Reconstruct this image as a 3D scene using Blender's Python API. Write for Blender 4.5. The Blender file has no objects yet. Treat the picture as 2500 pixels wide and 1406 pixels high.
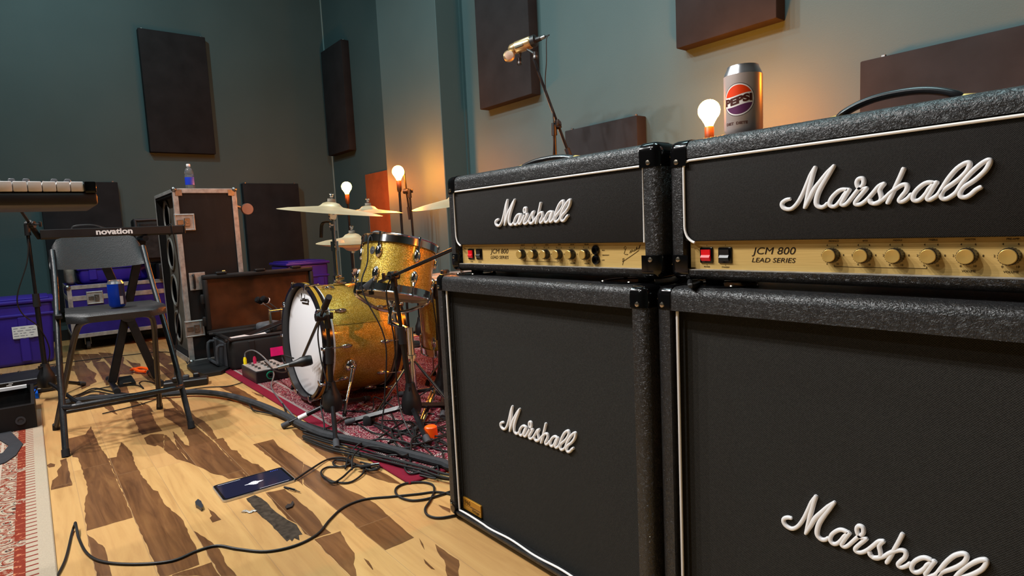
import bpy, bmesh, math, random
from mathutils import Vector, Matrix, Euler
random.seed(7)
SC = bpy.context.scene
COL = SC.collection
PI = math.pi
V3 = Vector

# ---------------------------------------------------------------- camera
F_PX, YAW, PITCH, ROLL, EYE = 1470.0, 0.896, 0.1005, -0.0485, 0.865   # image 2500 x 1406
fw = V3((-math.sin(YAW)*math.cos(PITCH), math.cos(YAW)*math.cos(PITCH), -math.sin(PITCH)))
rt0 = V3((math.cos(YAW), math.sin(YAW), 0)); up0 = rt0.cross(fw)
rt = rt0*math.cos(ROLL)+up0*math.sin(ROLL); up = up0*math.cos(ROLL)-rt0*math.sin(ROLL)
EYE_P = V3((0, 0, EYE))
cd = bpy.data.cameras.new('camera'); cam = bpy.data.objects.new('camera', cd); COL.objects.link(cam)
cd.sensor_fit = 'HORIZONTAL'; cd.sensor_width = 36.0; cd.lens = 36.0*F_PX/2500.0
cd.clip_start = 0.02; cd.clip_end = 60
cam.matrix_world = Matrix(((rt.x, up.x, -fw.x, 0), (rt.y, up.y, -fw.y, 0), (rt.z, up.z, -fw.z, EYE), (0, 0, 0, 1)))
SC.camera = cam
SC.view_settings.view_transform = 'Standard'
try: SC.view_settings.look = 'None'
except Exception: pass
SC.view_settings.gamma = 1.0
SC.view_settings.exposure = 0.0
SC.view_settings.use_curve_mapping = False
SC.cycles.max_bounces = 8; SC.cycles.diffuse_bounces = 4; SC.cycles.glossy_bounces = 4
SC.cycles.sample_clamp_indirect = 6.0

# measuring helpers: a point of the photograph on a known plane of the room
def ray(x, y): return fw + rt*((x-1250)/F_PX) - up*((y-703)/F_PX)
def fl(x, y, z=0.0):
    d = ray(x, y); return EYE_P + d*((z-EYE)/d.z)
def onY(x, y, Y):
    d = ray(x, y); return EYE_P + d*(Y/d.y)
def onX(x, y, X):
    d = ray(x, y); return EYE_P + d*(X/d.x)

# ---------------------------------------------------------------- world and lights
wd = bpy.data.worlds.new('world'); SC.world = wd; wd.use_nodes = True
wd.node_tree.nodes['Background'].inputs[0].default_value = (0.55, 0.75, 0.8, 1)
wd.node_tree.nodes['Background'].inputs[1].default_value = 0.03
def spot(loc, target, power, color, size=0.05, angle=110, blend=0.6):
    l = bpy.data.lights.new('ceiling_and_fill_spot', 'SPOT'); o = bpy.data.objects.new('ceiling_and_fill_spot', l); COL.objects.link(o)
    l.energy = power; l.color = color; l.shadow_soft_size = size; l.spot_size = math.radians(angle); l.spot_blend = blend
    o.location = loc; d = V3(target)-V3(loc); o.rotation_euler = d.to_track_quat('-Z', 'Y').to_euler()
    return o
WHITE = (1.0, 0.975, 0.95); COOL = (0.64, 0.95, 1.0)
spot((-4.3, -0.7, 3.75), (-3.0, 0.8, 0), 270, WHITE, 0.05, 150, 0.8)
spot((-3.4, -0.9, 3.75), (-2.3, 0.6, 0), 290, WHITE, 0.05, 100, 0.8)
spot((-2.4, -1.0, 3.75), (-1.6, 0.7, 0.2), 290, WHITE, 0.05, 105, 0.8)
spot((-1.4, -1.3, 3.75), (-0.7, 1.0, 0.6), 165, WHITE, 0.05, 120, 0.8)
spot((-3.4, 0.2, 3.9), (-1.6, 3.0, 2.0), 120, COOL, 0.05, 110, 0.7)
spot((-4.9, 0.2, 3.9), (-6.9, 1.6, 1.6), 125, COOL, 0.05, 130, 0.7)  # added cool fill for the left wall, no known fixture behind it

spot((-1.9, -2.4, 3.3), (-0.9, 1.0, 0.7), 85, WHITE, 0.06, 80, 0.8)  # extra frontal fill, added to brighten the amplifier faces
def ceiling_panel(loc, size, power, color):
    l = bpy.data.lights.new('ceiling_light_panel', 'AREA'); o = bpy.data.objects.new('ceiling_light_panel', l); COL.objects.link(o)
    l.shape = 'RECTANGLE'; l.size = size[0]; l.size_y = size[1]; l.energy = power; l.color = color; o.location = loc
ceiling_panel((-0.8, 1.55, 4.3), (1.2, 0.6), 60, COOL)
ceiling_panel((-2.6, 1.5, 4.3), (1.2, 0.6), 30, COOL)

# ---------------------------------------------------------------- mesh building
def smooth(pts, n=6, closed=False):
    P = [V3(p) for p in pts]; out = []; N = len(P)
    if N < 3: return P
    rng = N if closed else N-1
    for i in range(rng):
        p1, p2 = P[i], P[(i+1) % N]
        p0 = P[i-1] if (closed or i > 0) else p1*2-p2
        p3 = P[(i+2) % N] if (closed or i+2 < N) else p2*2-p1
        for k in range(n):
            t = k/n
            out.append(0.5*((2*p1)+(p2-p0)*t+(2*p0-5*p1+4*p2-p3)*t*t+(3*p1-p0-3*p2+p3)*t**3))
    if not closed: out.append(P[-1])
    return out
def frame(origin, z, x=None):
    z = V3(z).normalized()
    x = V3(x) if x is not None else (V3((0, 0, 1)) if abs(z.z) < 0.9 else V3((1, 0, 0)))
    x = (x - z*x.dot(z)).normalized(); y = z.cross(x); o = V3(origin)
    return Matrix(((x.x, y.x, z.x, o.x), (x.y, y.y, z.y, o.y), (x.z, y.z, z.z, o.z), (0, 0, 0, 1)))
def at(x, y, z, rz=0, rx=0, ry=0): return Matrix.Translation((x, y, z)) @ Euler((rx, ry, rz)).to_matrix().to_4x4()
I4 = Matrix.Identity(4)
class MB:
    def __init__(s): s.v = []; s.f = []; s.m = []
    def add(s, vs, fs, M=None, mi=0):
        b = len(s.v)
        s.v += [(M @ V3(v)) if M is not None else V3(v) for v in vs]
        for f in fs: s.f.append([b+i for i in f]); s.m.append(mi)
        return s
    def box(s, c, d, M=None, r=0.0, seg=2, mi=0):
        x, y, z = d[0]/2, d[1]/2, d[2]/2
        vs = [V3((c[0]+a*x, c[1]+b*y, c[2]+e*z)) for a in (-1, 1) for b in (-1, 1) for e in (-1, 1)]
        fs = [(0, 1, 3, 2), (4, 6, 7, 5), (0, 4, 5, 1), (2, 3, 7, 6), (0, 2, 6, 4), (1, 5, 7, 3)]
        if r <= 0: return s.add(vs, fs, M, mi)
        bm = bmesh.new(); bv = [bm.verts.new(v) for v in vs]
        for f in fs: bm.faces.new([bv[i] for i in f])
        bmesh.ops.bevel(bm, geom=bm.edges[:], offset=min(r, 0.49*min(d)), segments=seg, affect='EDGES', profile=0.5)
        return s.bm(bm, M, mi)
    def bm(s, bm, M=None, mi=0):
        bm.verts.index_update()
        s.add([v.co.copy() for v in bm.verts], [[v.index for v in f.verts] for f in bm.faces], M, mi); bm.free(); return s
    def span(s, a, b, M=None, r=0.0, seg=2, mi=0):
        a = V3(a); b = V3(b); return s.box((a+b)/2, [abs(b[i]-a[i]) for i in range(3)], M, r, seg, mi)
    def tube(s, path, r, n=10, M=None, closed=False, mi=0, cap=True, flat=1.0, upv=None):
        P = [V3(p) for p in path]; N = len(P)
        if N < 2: return s
        R = r if isinstance(r, (list, tuple)) else [r]*N
        vs = []; fs = []; prev = None
        for i in range(N):
            if closed: t = P[(i+1) % N]-P[i-1]
            else: t = P[min(i+1, N-1)]-P[max(i-1, 0)]
            if t.length < 1e-9: t = V3((0, 0, 1))
            t.normalize()
            if prev is None:
                u = V3(upv) if upv else (V3((0, 0, 1)) if abs(t.z) < 0.9 else V3((1, 0, 0)))
            else: u = prev
            u = u-t*u.dot(t)
            if u.length < 1e-6: u = t.orthogonal()
            u.normalize(); prev = u; w = t.cross(u)
            for k in range(n):
                a = 2*PI*k/n; vs.append(P[i]+(u*math.cos(a)*flat+w*math.sin(a))*R[i])
        for i in range(N if closed else N-1):
            j = (i+1) % N
            for k in range(n): fs.append((i*n+k, i*n+(k+1) % n, j*n+(k+1) % n, j*n+k))
        if cap and not closed: fs.append(list(range(n))[::-1]); fs.append([(N-1)*n+k for k in range(n)])
        return s.add(vs, fs, M, mi)
    def cyl(s, a, b, r, r2=None, n=20, M=None, mi=0):
        return s.tube([a, b], [r, r if r2 is None else r2], n, M, mi=mi)
    def lathe(s, prof, n=32, M=None, mi=0, arc=2*PI, cap=True):
        vs = []; fs = []; full = abs(arc-2*PI) < 1e-6; K = n if full else n+1
        for (r, z) in prof:
            for k in range(K): a = arc*k/n; vs.append((r*math.cos(a), r*math.sin(a), z))
        for i in range(len(prof)-1):
            for k in range(n): j = (k+1) % K; fs.append((i*K+k, i*K+j, (i+1)*K+j, (i+1)*K+k))
        cap = cap and prof[0] != prof[-1]
        if cap and full and prof[0][0] > 1e-5: fs.append([k for k in range(n)][::-1])
        if cap and full and prof[-1][0] > 1e-5: fs.append([(len(prof)-1)*K+k for k in range(n)])
        return s.add(vs, fs, M, mi)
    def ball(s, c, r, M=None, n=16, sc=(1, 1, 1), mi=0):
        prof = [(r*math.sin(PI*i/(n//2)), -r*math.cos(PI*i/(n//2))) for i in range(n//2+1)]
        prof[0] = (1e-5, -r); prof[-1] = (1e-5, r)
        T = Matrix.Translation(c) @ Matrix.Diagonal((*sc, 1))
        return s.lathe(prof, n, (M @ T) if M is not None else T, mi)
    def prism(s, poly, d0, d1, M=None, mi=0):
        n = len(poly); vs = [(p[0], p[1], d0) for p in poly]+[(p[0], p[1], d1) for p in poly]
        fs = [list(range(n))[::-1], list(range(n, 2*n))]+[(i, (i+1) % n, n+(i+1) % n, n+i) for i in range(n)]
        return s.add(vs, fs, M, mi)
    def text(s, body, size, M=None, depth=0.0, shear=0.0, bold=0.0, width=None, mi=0, wrap=None):
        cu = bpy.data.curves.new('lettering', 'FONT'); cu.body = body; cu.size = size; cu.shear = shear; cu.offset = bold
        cu.align_x = 'CENTER'; cu.align_y = 'CENTER'; cu.extrude = depth/2; cu.resolution_u = 4
        ob = bpy.data.objects.new('lettering', cu); me = bpy.data.meshes.new_from_object(ob)
        xs = [v.co.x for v in me.vertices]; k = 1.0; ox = (min(xs)+max(xs))/2; ys = [v.co.y for v in me.vertices]; oy = (min(ys)+max(ys))/2
        if width: k = width/(max(xs)-min(xs))
        vs = [V3(((v.co.x-ox)*k, v.co.y-oy, v.co.z+depth/2)) for v in me.vertices]
        fs = [list(p.vertices) for p in me.polygons]
        if wrap:
            bm = bmesh.new(); bv = [bm.verts.new(v) for v in vs]
            for f in fs:
                try: bm.faces.new([bv[i] for i in f])
                except ValueError: pass
            bmesh.ops.triangulate(bm, faces=bm.faces[:])
            for _ in range(3): bmesh.ops.subdivide_edges(bm, edges=[e for e in bm.edges if e.calc_length() > 0.0022], cuts=1); bmesh.ops.triangulate(bm, faces=bm.faces[:])
            bm.verts.index_update(); vs = [wrap(v.co) for v in bm.verts]; fs = [[v.index for v in f.verts] for f in bm.faces]; bm.free()
        s.add(vs, fs, M, mi)
        bpy.data.objects.remove(ob); bpy.data.curves.remove(cu); bpy.data.meshes.remove(me)
        return s
W = {}
def build(name, mb, mats, parent=None, ang=35, label=None):
    me = bpy.data.meshes.new(name)
    xs = [v.x for v in mb.v]; ys = [v.y for v in mb.v]; zs = [v.z for v in mb.v]
    o0 = V3(((min(xs)+max(xs))/2, (min(ys)+max(ys))/2, min(zs)))
    me.from_pydata([v-o0 for v in mb.v], [], mb.f)
    for m in (mats if isinstance(mats, (list, tuple)) else [mats]): me.materials.append(m)
    me.polygons.foreach_set('material_index', mb.m)
    bm = bmesh.new(); bm.from_mesh(me); bmesh.ops.recalc_face_normals(bm, faces=bm.faces[:]); bm.to_mesh(me); bm.free()
    me.polygons.foreach_set('use_smooth', [True]*len(me.polygons))
    me.set_sharp_from_angle(angle=math.radians(ang)); me.update()
    o = bpy.data.objects.new(name, me); COL.objects.link(o)
    if parent is not None:
        o.parent = parent; o.location = o0-W[parent.name]
    else: o.location = o0
    W[o.name] = o0
    if label: o['label'] = label
    return o
def tag(o, label, cat, group=None, kind=None):
    o['label'] = label; o['category'] = cat
    if group: o['group'] = group
    if kind: o['kind'] = kind
    return o
def thing(name, loc, label, cat, group=None):
    o = bpy.data.objects.new(name, None); COL.objects.link(o); o.location = loc; o.empty_display_size = 0.05
    W[o.name] = V3(loc); return tag(o, label, cat, group)
def struct(name, mb, mats, ang=35):
    o = build(name, mb, mats, None, ang); o['kind'] = 'structure'; return o

# ---------------------------------------------------------------- materials
def lin(h):
    h = h.lstrip('#'); c = [int(h[i:i+2], 16)/255 for i in (0, 2, 4)]
    return tuple(x/12.92 if x <= 0.04045 else ((x+0.055)/1.055)**2.4 for x in c)+(1,)
class NT:
    def __init__(s, name):
        s.mat = bpy.data.materials.new(name); s.mat.use_nodes = True; s.t = s.mat.node_tree
        s.b = s.t.nodes['Principled BSDF']; s.out = s.t.nodes['Material Output']
    def n(s, typ, **kw):
        nd = s.t.nodes.new(typ)
        for k, v in kw.items(): setattr(nd, k, v)
        return nd
    def l(s, a, b): s.t.links.new(a, b)
    def val(s, sock, v):
        if hasattr(v, 'is_output') or hasattr(v, 'links'): s.l(v, sock)
        else: sock.default_value = v
    def math(s, op, a, b=0.0, c=0.0):
        nd = s.n('ShaderNodeMath', operation=op)
        for i, q in enumerate((a, b, c)): s.val(nd.inputs[i], q)
        return nd.outputs[0]
    def coord(s, scale=(1, 1, 1), rot=(0, 0, 0), loc=(0, 0, 0)):
        tc = s.n('ShaderNodeTexCoord'); mp = s.n('ShaderNodeMapping')
        mp.inputs['Scale'].default_value = scale; mp.inputs['Rotation'].default_value = rot; mp.inputs['Location'].default_value = loc
        s.l(tc.outputs['Object'], mp.inputs['Vector']); return mp.outputs[0]
    def noise(s, vec, scale, detail=4, rough=0.55, dist=0.0):
        nd = s.n('ShaderNodeTexNoise'); s.l(vec, nd.inputs['Vector']); nd.inputs['Scale'].default_value = scale
        nd.inputs['Detail'].default_value = detail; nd.inputs['Roughness'].default_value = rough; nd.inputs['Distortion'].default_value = dist
        return nd.outputs[0]
    def ramp(s, fac, stops, interp='LINEAR'):
        nd = s.n('ShaderNodeValToRGB'); nd.color_ramp.interpolation = interp; e = nd.color_ramp.elements
        while len(e) < len(stops): e.new(0.5)
        for i, (p, c) in enumerate(stops): e[i].position = p; e[i].color = c if len(c) == 4 else (*c, 1)
        s.l(fac, nd.inputs[0]); return nd.outputs[0]
    def mix(s, fac, a, b, mode='MIX'):
        nd = s.n('ShaderNodeMix', data_type='RGBA', blend_type=mode)
        s.val(nd.inputs[0], fac); s.val(nd.inputs[6], a); s.val(nd.inputs[7], b); return nd.outputs[2]
    def bump(s, h, strength, dist):
        nd = s.n('ShaderNodeBump'); nd.inputs['Strength'].default_value = strength; nd.inputs['Distance'].default_value = dist
        s.l(h, nd.inputs['Height']); s.l(nd.outputs[0], s.b.inputs['Normal'])
def mat(name, color, rough=0.5, metal=0.0, spec=0.5, vary=0.0, vscale=8, bump=0.0, bscale=60, coat=0.0, trans=0.0, emis=None, estr=0.0, sub=0, ior=None):
    t = NT(name); b = t.b; c = lin(color) if isinstance(color, str) else color
    b.inputs['Base Color'].default_value = c; b.inputs['Roughness'].default_value = rough; b.inputs['Metallic'].default_value = metal
    b.inputs['Specular IOR Level'].default_value = spec; b.inputs['Coat Weight'].default_value = coat
    b.inputs['Transmission Weight'].default_value = trans
    if ior: b.inputs['IOR'].default_value = ior
    if emis: b.inputs['Emission Color'].default_value = lin(emis) if isinstance(emis, str) else emis; b.inputs['Emission Strength'].default_value = estr
    vec = t.coord()
    nz = t.noise(vec, vscale, 5)
    if vary > 0:
        d = tuple(x*(1-vary) for x in c[:3])+(1,); u = tuple(min(1, x*(1+vary)) for x in c[:3])+(1,)
        t.l(t.ramp(nz, [(0.3, d), (0.7, u)]), b.inputs['Base Color'])
        t.l(t.ramp(nz, [(0.3, (rough*0.85,)*3), (0.7, (min(1, rough*1.15),)*3)]), b.inputs['Roughness'])
    if bump > 0: t.bump(t.noise(vec, bscale, 4), bump, 0.004)
    return t.mat

BLACK = mat('black_satin_metal', '#141416', 0.38, 0.0, 0.5, 0.15)
BLACKM = mat('black_powder_coat', '#18181b', 0.32, 0.3, 0.5, 0.2, 30)
PLASTIC = mat('black_plastic', '#101012', 0.45, 0, 0.5, 0.1)
GLOSSB = mat('glossy_black_plastic', '#0a0a0b', 0.12, 0, 0.5)
RUBBER = mat('black_rubber', '#1c1c1e', 0.75, 0, 0.3, 0.2)
GREYRUB = mat('grey_rubber', '#3b3c40', 0.7, 0, 0.3, 0.2)
CHROME = mat('chrome', '#d8d8dc', 0.12, 1.0)
STEEL = mat('dull_steel', '#8d8c8a', 0.38, 1.0, vary=0.25, vscale=30)
ALU = mat('worn_aluminium_edge', '#a3a19e', 0.5, 0.4, vary=0.3, vscale=25, bump=0.15, bscale=80)
BRASS = mat('brass', '#e8bf6c', 0.3, 0.6)
WHITEP = mat('white_plastic', '#e9e9ea', 0.35, 0, 0.5)
CABLE = mat('black_cable_jacket', '#131314', 0.5, 0, 0.4)
FELT = mat('black_felt', '#1a1a1c', 0.95, 0, 0.1, 0.3, 40)
def cloth_panel(name, c, w):
    t = NT(name); vec = t.coord()
    a = t.noise(vec, 6, 4); w1 = t.noise(vec, 900, 2)
    c0 = lin(c); d = tuple(x*0.78 for x in c0[:3])+(1,); u = tuple(x*1.2 for x in c0[:3])+(1,)
    t.l(t.ramp(a, [(0.3, d), (0.7, u)]), t.b.inputs['Base Color'])
    t.b.inputs['Roughness'].default_value = 0.95; t.b.inputs['Specular IOR Level'].default_value = 0.15
    t.bump(w1, 0.5, 0.001); return t.mat
PANELC = cloth_panel('charcoal_acoustic_fabric', '#252628', 1)
# ================================================================ THE ROOM
XL, XR, YF, YB, YW, ZC = -7.1, 3.0, -4.0, 3.0, 2.72, 4.35
def wall_paint():
    t = NT('dark_teal_wall_paint'); vec = t.coord()
    a = t.noise(vec, 1.3, 3); t.l(t.ramp(a, [(0.3, (0.042, 0.080, 0.084)), (0.7, (0.051, 0.093, 0.097))]), t.b.inputs['Base Color'])
    t.b.inputs['Roughness'].default_value = 0.62; t.b.inputs['Specular IOR Level'].default_value = 0.35
    t.bump(t.noise(vec, 260, 3), 0.25, 0.0015); return t.mat
WALLM = wall_paint()
def floor_mat(name, dark):
    t = NT(name); tc = t.n('ShaderNodeTexCoord'); mp = t.n('ShaderNodeMapping'); t.l(tc.outputs['Object'], mp.inputs[0])
    mp.inputs['Location'].default_value = (-2.1, -0.5, 0)
    sp = t.n('ShaderNodeSeparateXYZ'); t.l(mp.outputs[0], sp.inputs[0]); x, y = sp.outputs[0], sp.outputs[1]
    q = t.math('DIVIDE', t.math('SUBTRACT', y, 0.059), 0.125); row = t.math('FLOOR', q); fr = t.math('FRACT', q)
    wn = t.n('ShaderNodeTexWhiteNoise', noise_dimensions='1D'); t.l(row, wn.inputs['W'])
    xs = t.math('DIVIDE', t.math('ADD', x, t.math('MULTIPLY', wn.outputs[0], 3.0)), 1.12); cell = t.math('FLOOR', xs); fx = t.math('FRACT', xs)
    cb = t.n('ShaderNodeCombineXYZ'); t.l(row, cb.inputs[0]); t.l(cell, cb.inputs[1])
    w2 = t.n('ShaderNodeTexWhiteNoise', noise_dimensions='2D'); t.l(cb.outputs[0], w2.inputs['Vector'])
    cv = t.n('ShaderNodeCombineXYZ'); t.l(t.math('ADD', t.math('MULTIPLY', x, 0.09), t.math('MULTIPLY', w2.outputs[0], 40)), cv.inputs[0]); t.l(y, cv.inputs[1])
    g1 = t.noise(cv.outputs[0], 26, 6, 0.6, 1.2)
    g2 = t.noise(cv.outputs[0], 130, 3, 0.6, 0.4)
    if dark:
        c = t.ramp(g1, [(0.22, (0.035, 0.014, 0.006)), (0.40, (0.12, 0.050, 0.018)), (0.58, (0.195, 0.085, 0.030)), (0.80, (0.28, 0.135, 0.048))])
        c = t.mix(t.math('MULTIPLY', g2, 0.5), c, (0.07, 0.03, 0.013, 1))
    else:
        c = t.ramp(g1, [(0.2, (0.38, 0.20, 0.07)), (0.5, (0.55, 0.325, 0.12)), (0.8, (0.62, 0.385, 0.15))])
        c = t.mix(t.math('MULTIPLY', w2.outputs[0], 0.45), c, (0.47, 0.25, 0.10, 1))
        c = t.mix(t.math('MULTIPLY', g2, 0.16), c, (0.34, 0.16, 0.06, 1))
    e = t.math('MINIMUM', t.math('MULTIPLY', t.math('MINIMUM', fr, t.math('SUBTRACT', 1.0, fr)), 0.125), t.math('MULTIPLY', t.math('MINIMUM', fx, t.math('SUBTRACT', 1.0, fx)), 1.12))
    seam = t.math('LESS_THAN', e, 0.0011)
    c = t.mix(t.math('MULTIPLY', seam, 0.55), c, (0.33, 0.2, 0.10, 1) if not dark else (0.30, 0.18, 0.09, 1))
    t.l(c, t.b.inputs['Base Color']); t.b.inputs['Roughness'].default_value = 0.3; t.b.inputs['Specular IOR Level'].default_value = 0.42
    t.l(t.ramp(t.noise(cv.outputs[0], 9, 3), [(0.3, (0.24,)*3), (0.7, (0.42,)*3)]), t.b.inputs['Roughness'])
    t.bump(t.math('ADD', t.math('MULTIPLY', g2, 0.3), t.math('MULTIPLY', t.math('SUBTRACT', 1.0, seam), 1.0)), 0.25, 0.001)
    return t.mat
FLOORL = floor_mat('blond_hardwood_planks', False); FLOORD = floor_mat('dark_heartwood', True)
BURN = mat('charred_knot', '#3a3026', 0.5, 0, 0.3, 0.5, 60)
# the dark heartwood figure of the boards, outline by outline (zoom origin x, y, scale, outline)
DARK = [
 (90, 1000, 3.464, 'd', [(265,245),(410,210),(455,140),(520,290),(600,410),(680,610),(812,912),(420,1025),(410,900),(400,800),(430,690),(415,600),(375,490),(345,405),(300,400),(270,330)]),
 (90, 1000, 3.464, 'd', [(603,412),(675,400),(690,340),(712,275),(755,310),(805,360),(830,460),(890,560),(985,680),(1025,690),(1080,800),(1190,890),(1240,940),(1290,1060),(1350,1170),(1375,1310),(1110,1406),(1040,1406),(985,1270),(900,1090),(820,910),(700,640)]),
 (90, 1000, 3.464, 'd', [(420,1050),(500,1110),(575,1170),(600,1300),(635,1406),(505,1406),(460,1230)]),
 (90, 1000, 3.464, 'd', [(1325,1025),(1480,1120),(1545,1180),(1610,1320),(1690,1406),(1560,1406),(1480,1285),(1400,1150)]),
 (90, 1000, 3.464, 'd', [(1150,1395),(1478,1290),(1550,1406),(1140,1406)]),
 (90, 1000, 3.464, 'd', [(195,430),(250,410),(300,640),(120,680),(130,600),(180,560),(170,520),(210,470)]),
 (90, 1000, 3.464, 'd', [(85,470),(115,452),(155,462),(150,482),(100,490)]),
 (90, 1000, 3.464, 'd', [(800,0),(955,0),(1010,120),(1060,180),(890,212),(860,190),(850,140),(810,70)]),
 (90, 1000, 3.464, 'd', [(905,240),(960,210),(1030,205),(1073,207),(1073,330),(1020,300),(1000,310),(930,290)]),
 (400, 940, 5.625, 'd', [(0,335),(150,310),(330,470),(700,790),(1140,1260),(890,1290),(800,1240),(680,1220),(500,1130),(370,1075),(170,830),(120,635),(180,680),(290,820),(350,835),(330,740),(230,580),(100,490),(0,430)]),
 (400, 940, 5.625, 'd', [(0,160),(70,170),(240,300),(330,465),(150,308),(60,200)]),
 (400, 940, 5.625, 'd', [(345,350),(430,430),(560,500),(640,580),(730,740),(670,750),(560,640),(420,530),(335,470)]),
 (400, 940, 5.625, 'd', [(685,752),(810,725),(930,890),(1010,900),(1070,990),(1210,1075),(1300,1090),(1410,1190),(1145,1255),(900,1010)]),
 (400, 940, 5.625, 'd', [(2,682),(40,690),(165,830),(365,1073),(180,1020),(60,940),(2,890)]),
 (400, 940, 5.625, 'd', [(1225,815),(1500,745),(1600,860),(1780,970),(1910,1060),(1910,1380),(1800,1290),(1600,1110)]),
 (400, 940, 5.625, 'd', [(1750,610),(1900,600),(2050,680),(2250,790),(2400,900),(2475,980),(2475,1110),(2330,1080),(2230,1010),(2110,920),(1990,820),(1850,720)]),
 (400, 940, 5.625, 'd', [(750,20),(960,10),(1100,80),(1290,200),(1150,220),(960,120),(830,60)]),
 (400, 940, 5.625, 'd', [(950,170),(1100,190),(1220,280),(1450,330),(1700,450),(1800,520),(1650,480),(1450,400),(1240,350),(1100,290)]),
 (400, 940, 5.625, 'd', [(1200,90),(1380,150),(1360,170),(1260,130)]),
 (440, 1150, 5.4925, 'b', [(885,370),(1000,320),(1120,390),(1250,520),(1430,650),(1560,720),(1600,790),(1640,850),(1590,860),(1600,930),(1530,900),(1500,945),(1470,915),(1430,945),(1330,840),(1200,700),(1060,580),(960,470)]),
 (440, 1150, 5.4925, 'd', [(1145,290),(1400,240),(1560,370),(1800,580),(1900,720),(2025,830),(1810,900),(1670,840),(1565,705),(1435,640),(1290,470)]),
 (440, 1150, 5.4925, 'd', [(432,690),(550,650),(480,580),(450,550),(365,490),(405,570),(425,600),(395,630)]),
 (740, 1060, 4.063, 'd', [(2,290),(110,340),(200,400),(330,480),(460,560),(600,620),(720,690),(820,790),(950,900),(1100,1025),(815,1150),(600,980),(400,800),(180,630),(2,490)]),
 (740, 1060, 4.063, 'd', [(110,1045),(370,962),(420,1060),(510,1180),(500,1290),(530,1406),(470,1406),(360,1300),(200,1140)]),
 (740, 1060, 4.063, 'd', [(540,370),(700,340),(830,400),(980,500),(850,480),(700,430)]),
 (740, 1060, 4.063, 'd', [(1310,1090),(1544,1250),(1544,1406),(1430,1406),(1400,1250),(1330,1160)]),
 (740, 1060, 4.063, 'd', [(600,1230),(650,1260),(695,1340),(688,1345),(640,1290)]),
 (740, 1060, 4.063, 'd', [(1150,1030),(1190,1090),(1205,1150),(1170,1090)]),
 (740, 1060, 4.063, 'd', [(1195,1235),(1260,1300),(1310,1345),(1270,1335),(1210,1280)]),
 (740, 1060, 4.063, 'd', [(1340,700),(1460,740),(1460,780),(1380,740)]),
 (740, 1060, 4.063, 'd', [(410,160),(540,260),(620,330),(480,330),(410,310)]),
 (100, 820, 5.952, 'd', [(390,270),(560,260),(640,400),(810,670),(700,715),(600,640),(590,540),(420,500),(430,440),(490,430),(480,340)]),
 (100, 820, 5.952, 'd', [(830,240),(1020,250),(1060,330),(1350,480),(1340,560),(1120,560),(1000,420)]),
 (100, 820, 5.952, 'd', [(750,385),(920,370),(1005,470),(960,640),(900,640),(850,520),(760,430)]),
 (100, 820, 5.952, 'd', [(565,265),(680,270),(740,350),(700,390),(645,390)]),
 (100, 820, 5.952, 'd', [(1230,340),(1330,390),(1440,400),(1450,470),(1700,640),(1820,700),(1680,740),(1500,600),(1330,450)]),
 (100, 820, 5.952, 'd', [(1540,110),(1690,90),(1700,240),(1560,180)]),
 (100, 820, 5.952, 'd', [(1660,420),(1760,440),(1990,560),(2080,650),(1950,690),(1800,560)]),
 (100, 820, 5.952, 'd', [(850,800),(920,830),(1010,980),(1110,1145),(990,1090),(880,1010),(840,880)]),
 (100, 820, 5.952, 'd', [(1060,740),(1250,730),(1290,860),(1090,870)]),
 (100, 820, 5.952, 'd', [(1260,930),(1370,930),(1460,1010),(1530,1068),(1330,1068),(1310,1000)]),
 (100, 820, 5.952, 'd', [(1440,960),(1580,1020),(1640,1100),(1560,1110),(1500,1050)]),
 (100, 820, 5.952, 'd', [(70,440),(240,420),(250,540),(100,520)]),
]
fm = MB(); fm.span((-7.3, -4.1, -0.12), (3.1, 3.1, 0))
rr = random.Random(3); FZ = [0.0003]
def figure(P, kind):
    out = []
    for i, p in enumerate(P):
        q = P[(i+1) % len(P)]; L = (q-p).length; k = max(1, int(L/0.022))
        nrm = V3((-(q-p).y, (q-p).x, 0)); nrm = nrm/(nrm.length+1e-9)
        for j in range(k):
            t = j/k; out.append(p.lerp(q, t)+nrm*(rr.uniform(-1, 1)*min(0.0022, L*0.05) if j else 0))
    FZ[0] += 0.00001; fm.add([V3((p.x, p.y, FZ[0])) for p in out], [list(range(len(out)))], None, 2 if kind == 'b' else 1)
for ox, oy, s, k, P in DARK: figure([fl(ox+a/s, oy+b/s) for a, b in P], k)
for k in range(30):                                       # boards further off and behind the cabinets
    r = rr.randint(-20, 22); y0 = 0.059+0.125*r; x0 = rr.uniform(-1.1, 2.2) if k % 2 else rr.uniform(-6.9, -4.9)
    if k % 2 == 0: y0 = 0.059+0.125*rr.randint(-2, 6)
    if x0 < -0.9 and y0 > 0.9: continue
    L = rr.uniform(0.35, 0.8); w = rr.uniform(0.5, 1.0)
    figure([V3((x0, y0+0.002, 0)), V3((x0+L, y0+0.002, 0)), V3((x0+L*0.9, y0+0.07*w, 0)), V3((x0+L*0.5, y0+0.12*w, 0)), V3((x0+L*0.15, y0+0.09*w, 0))], 'd')
struct('floor', fm, [FLOORL, FLOORD, BURN])

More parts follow.
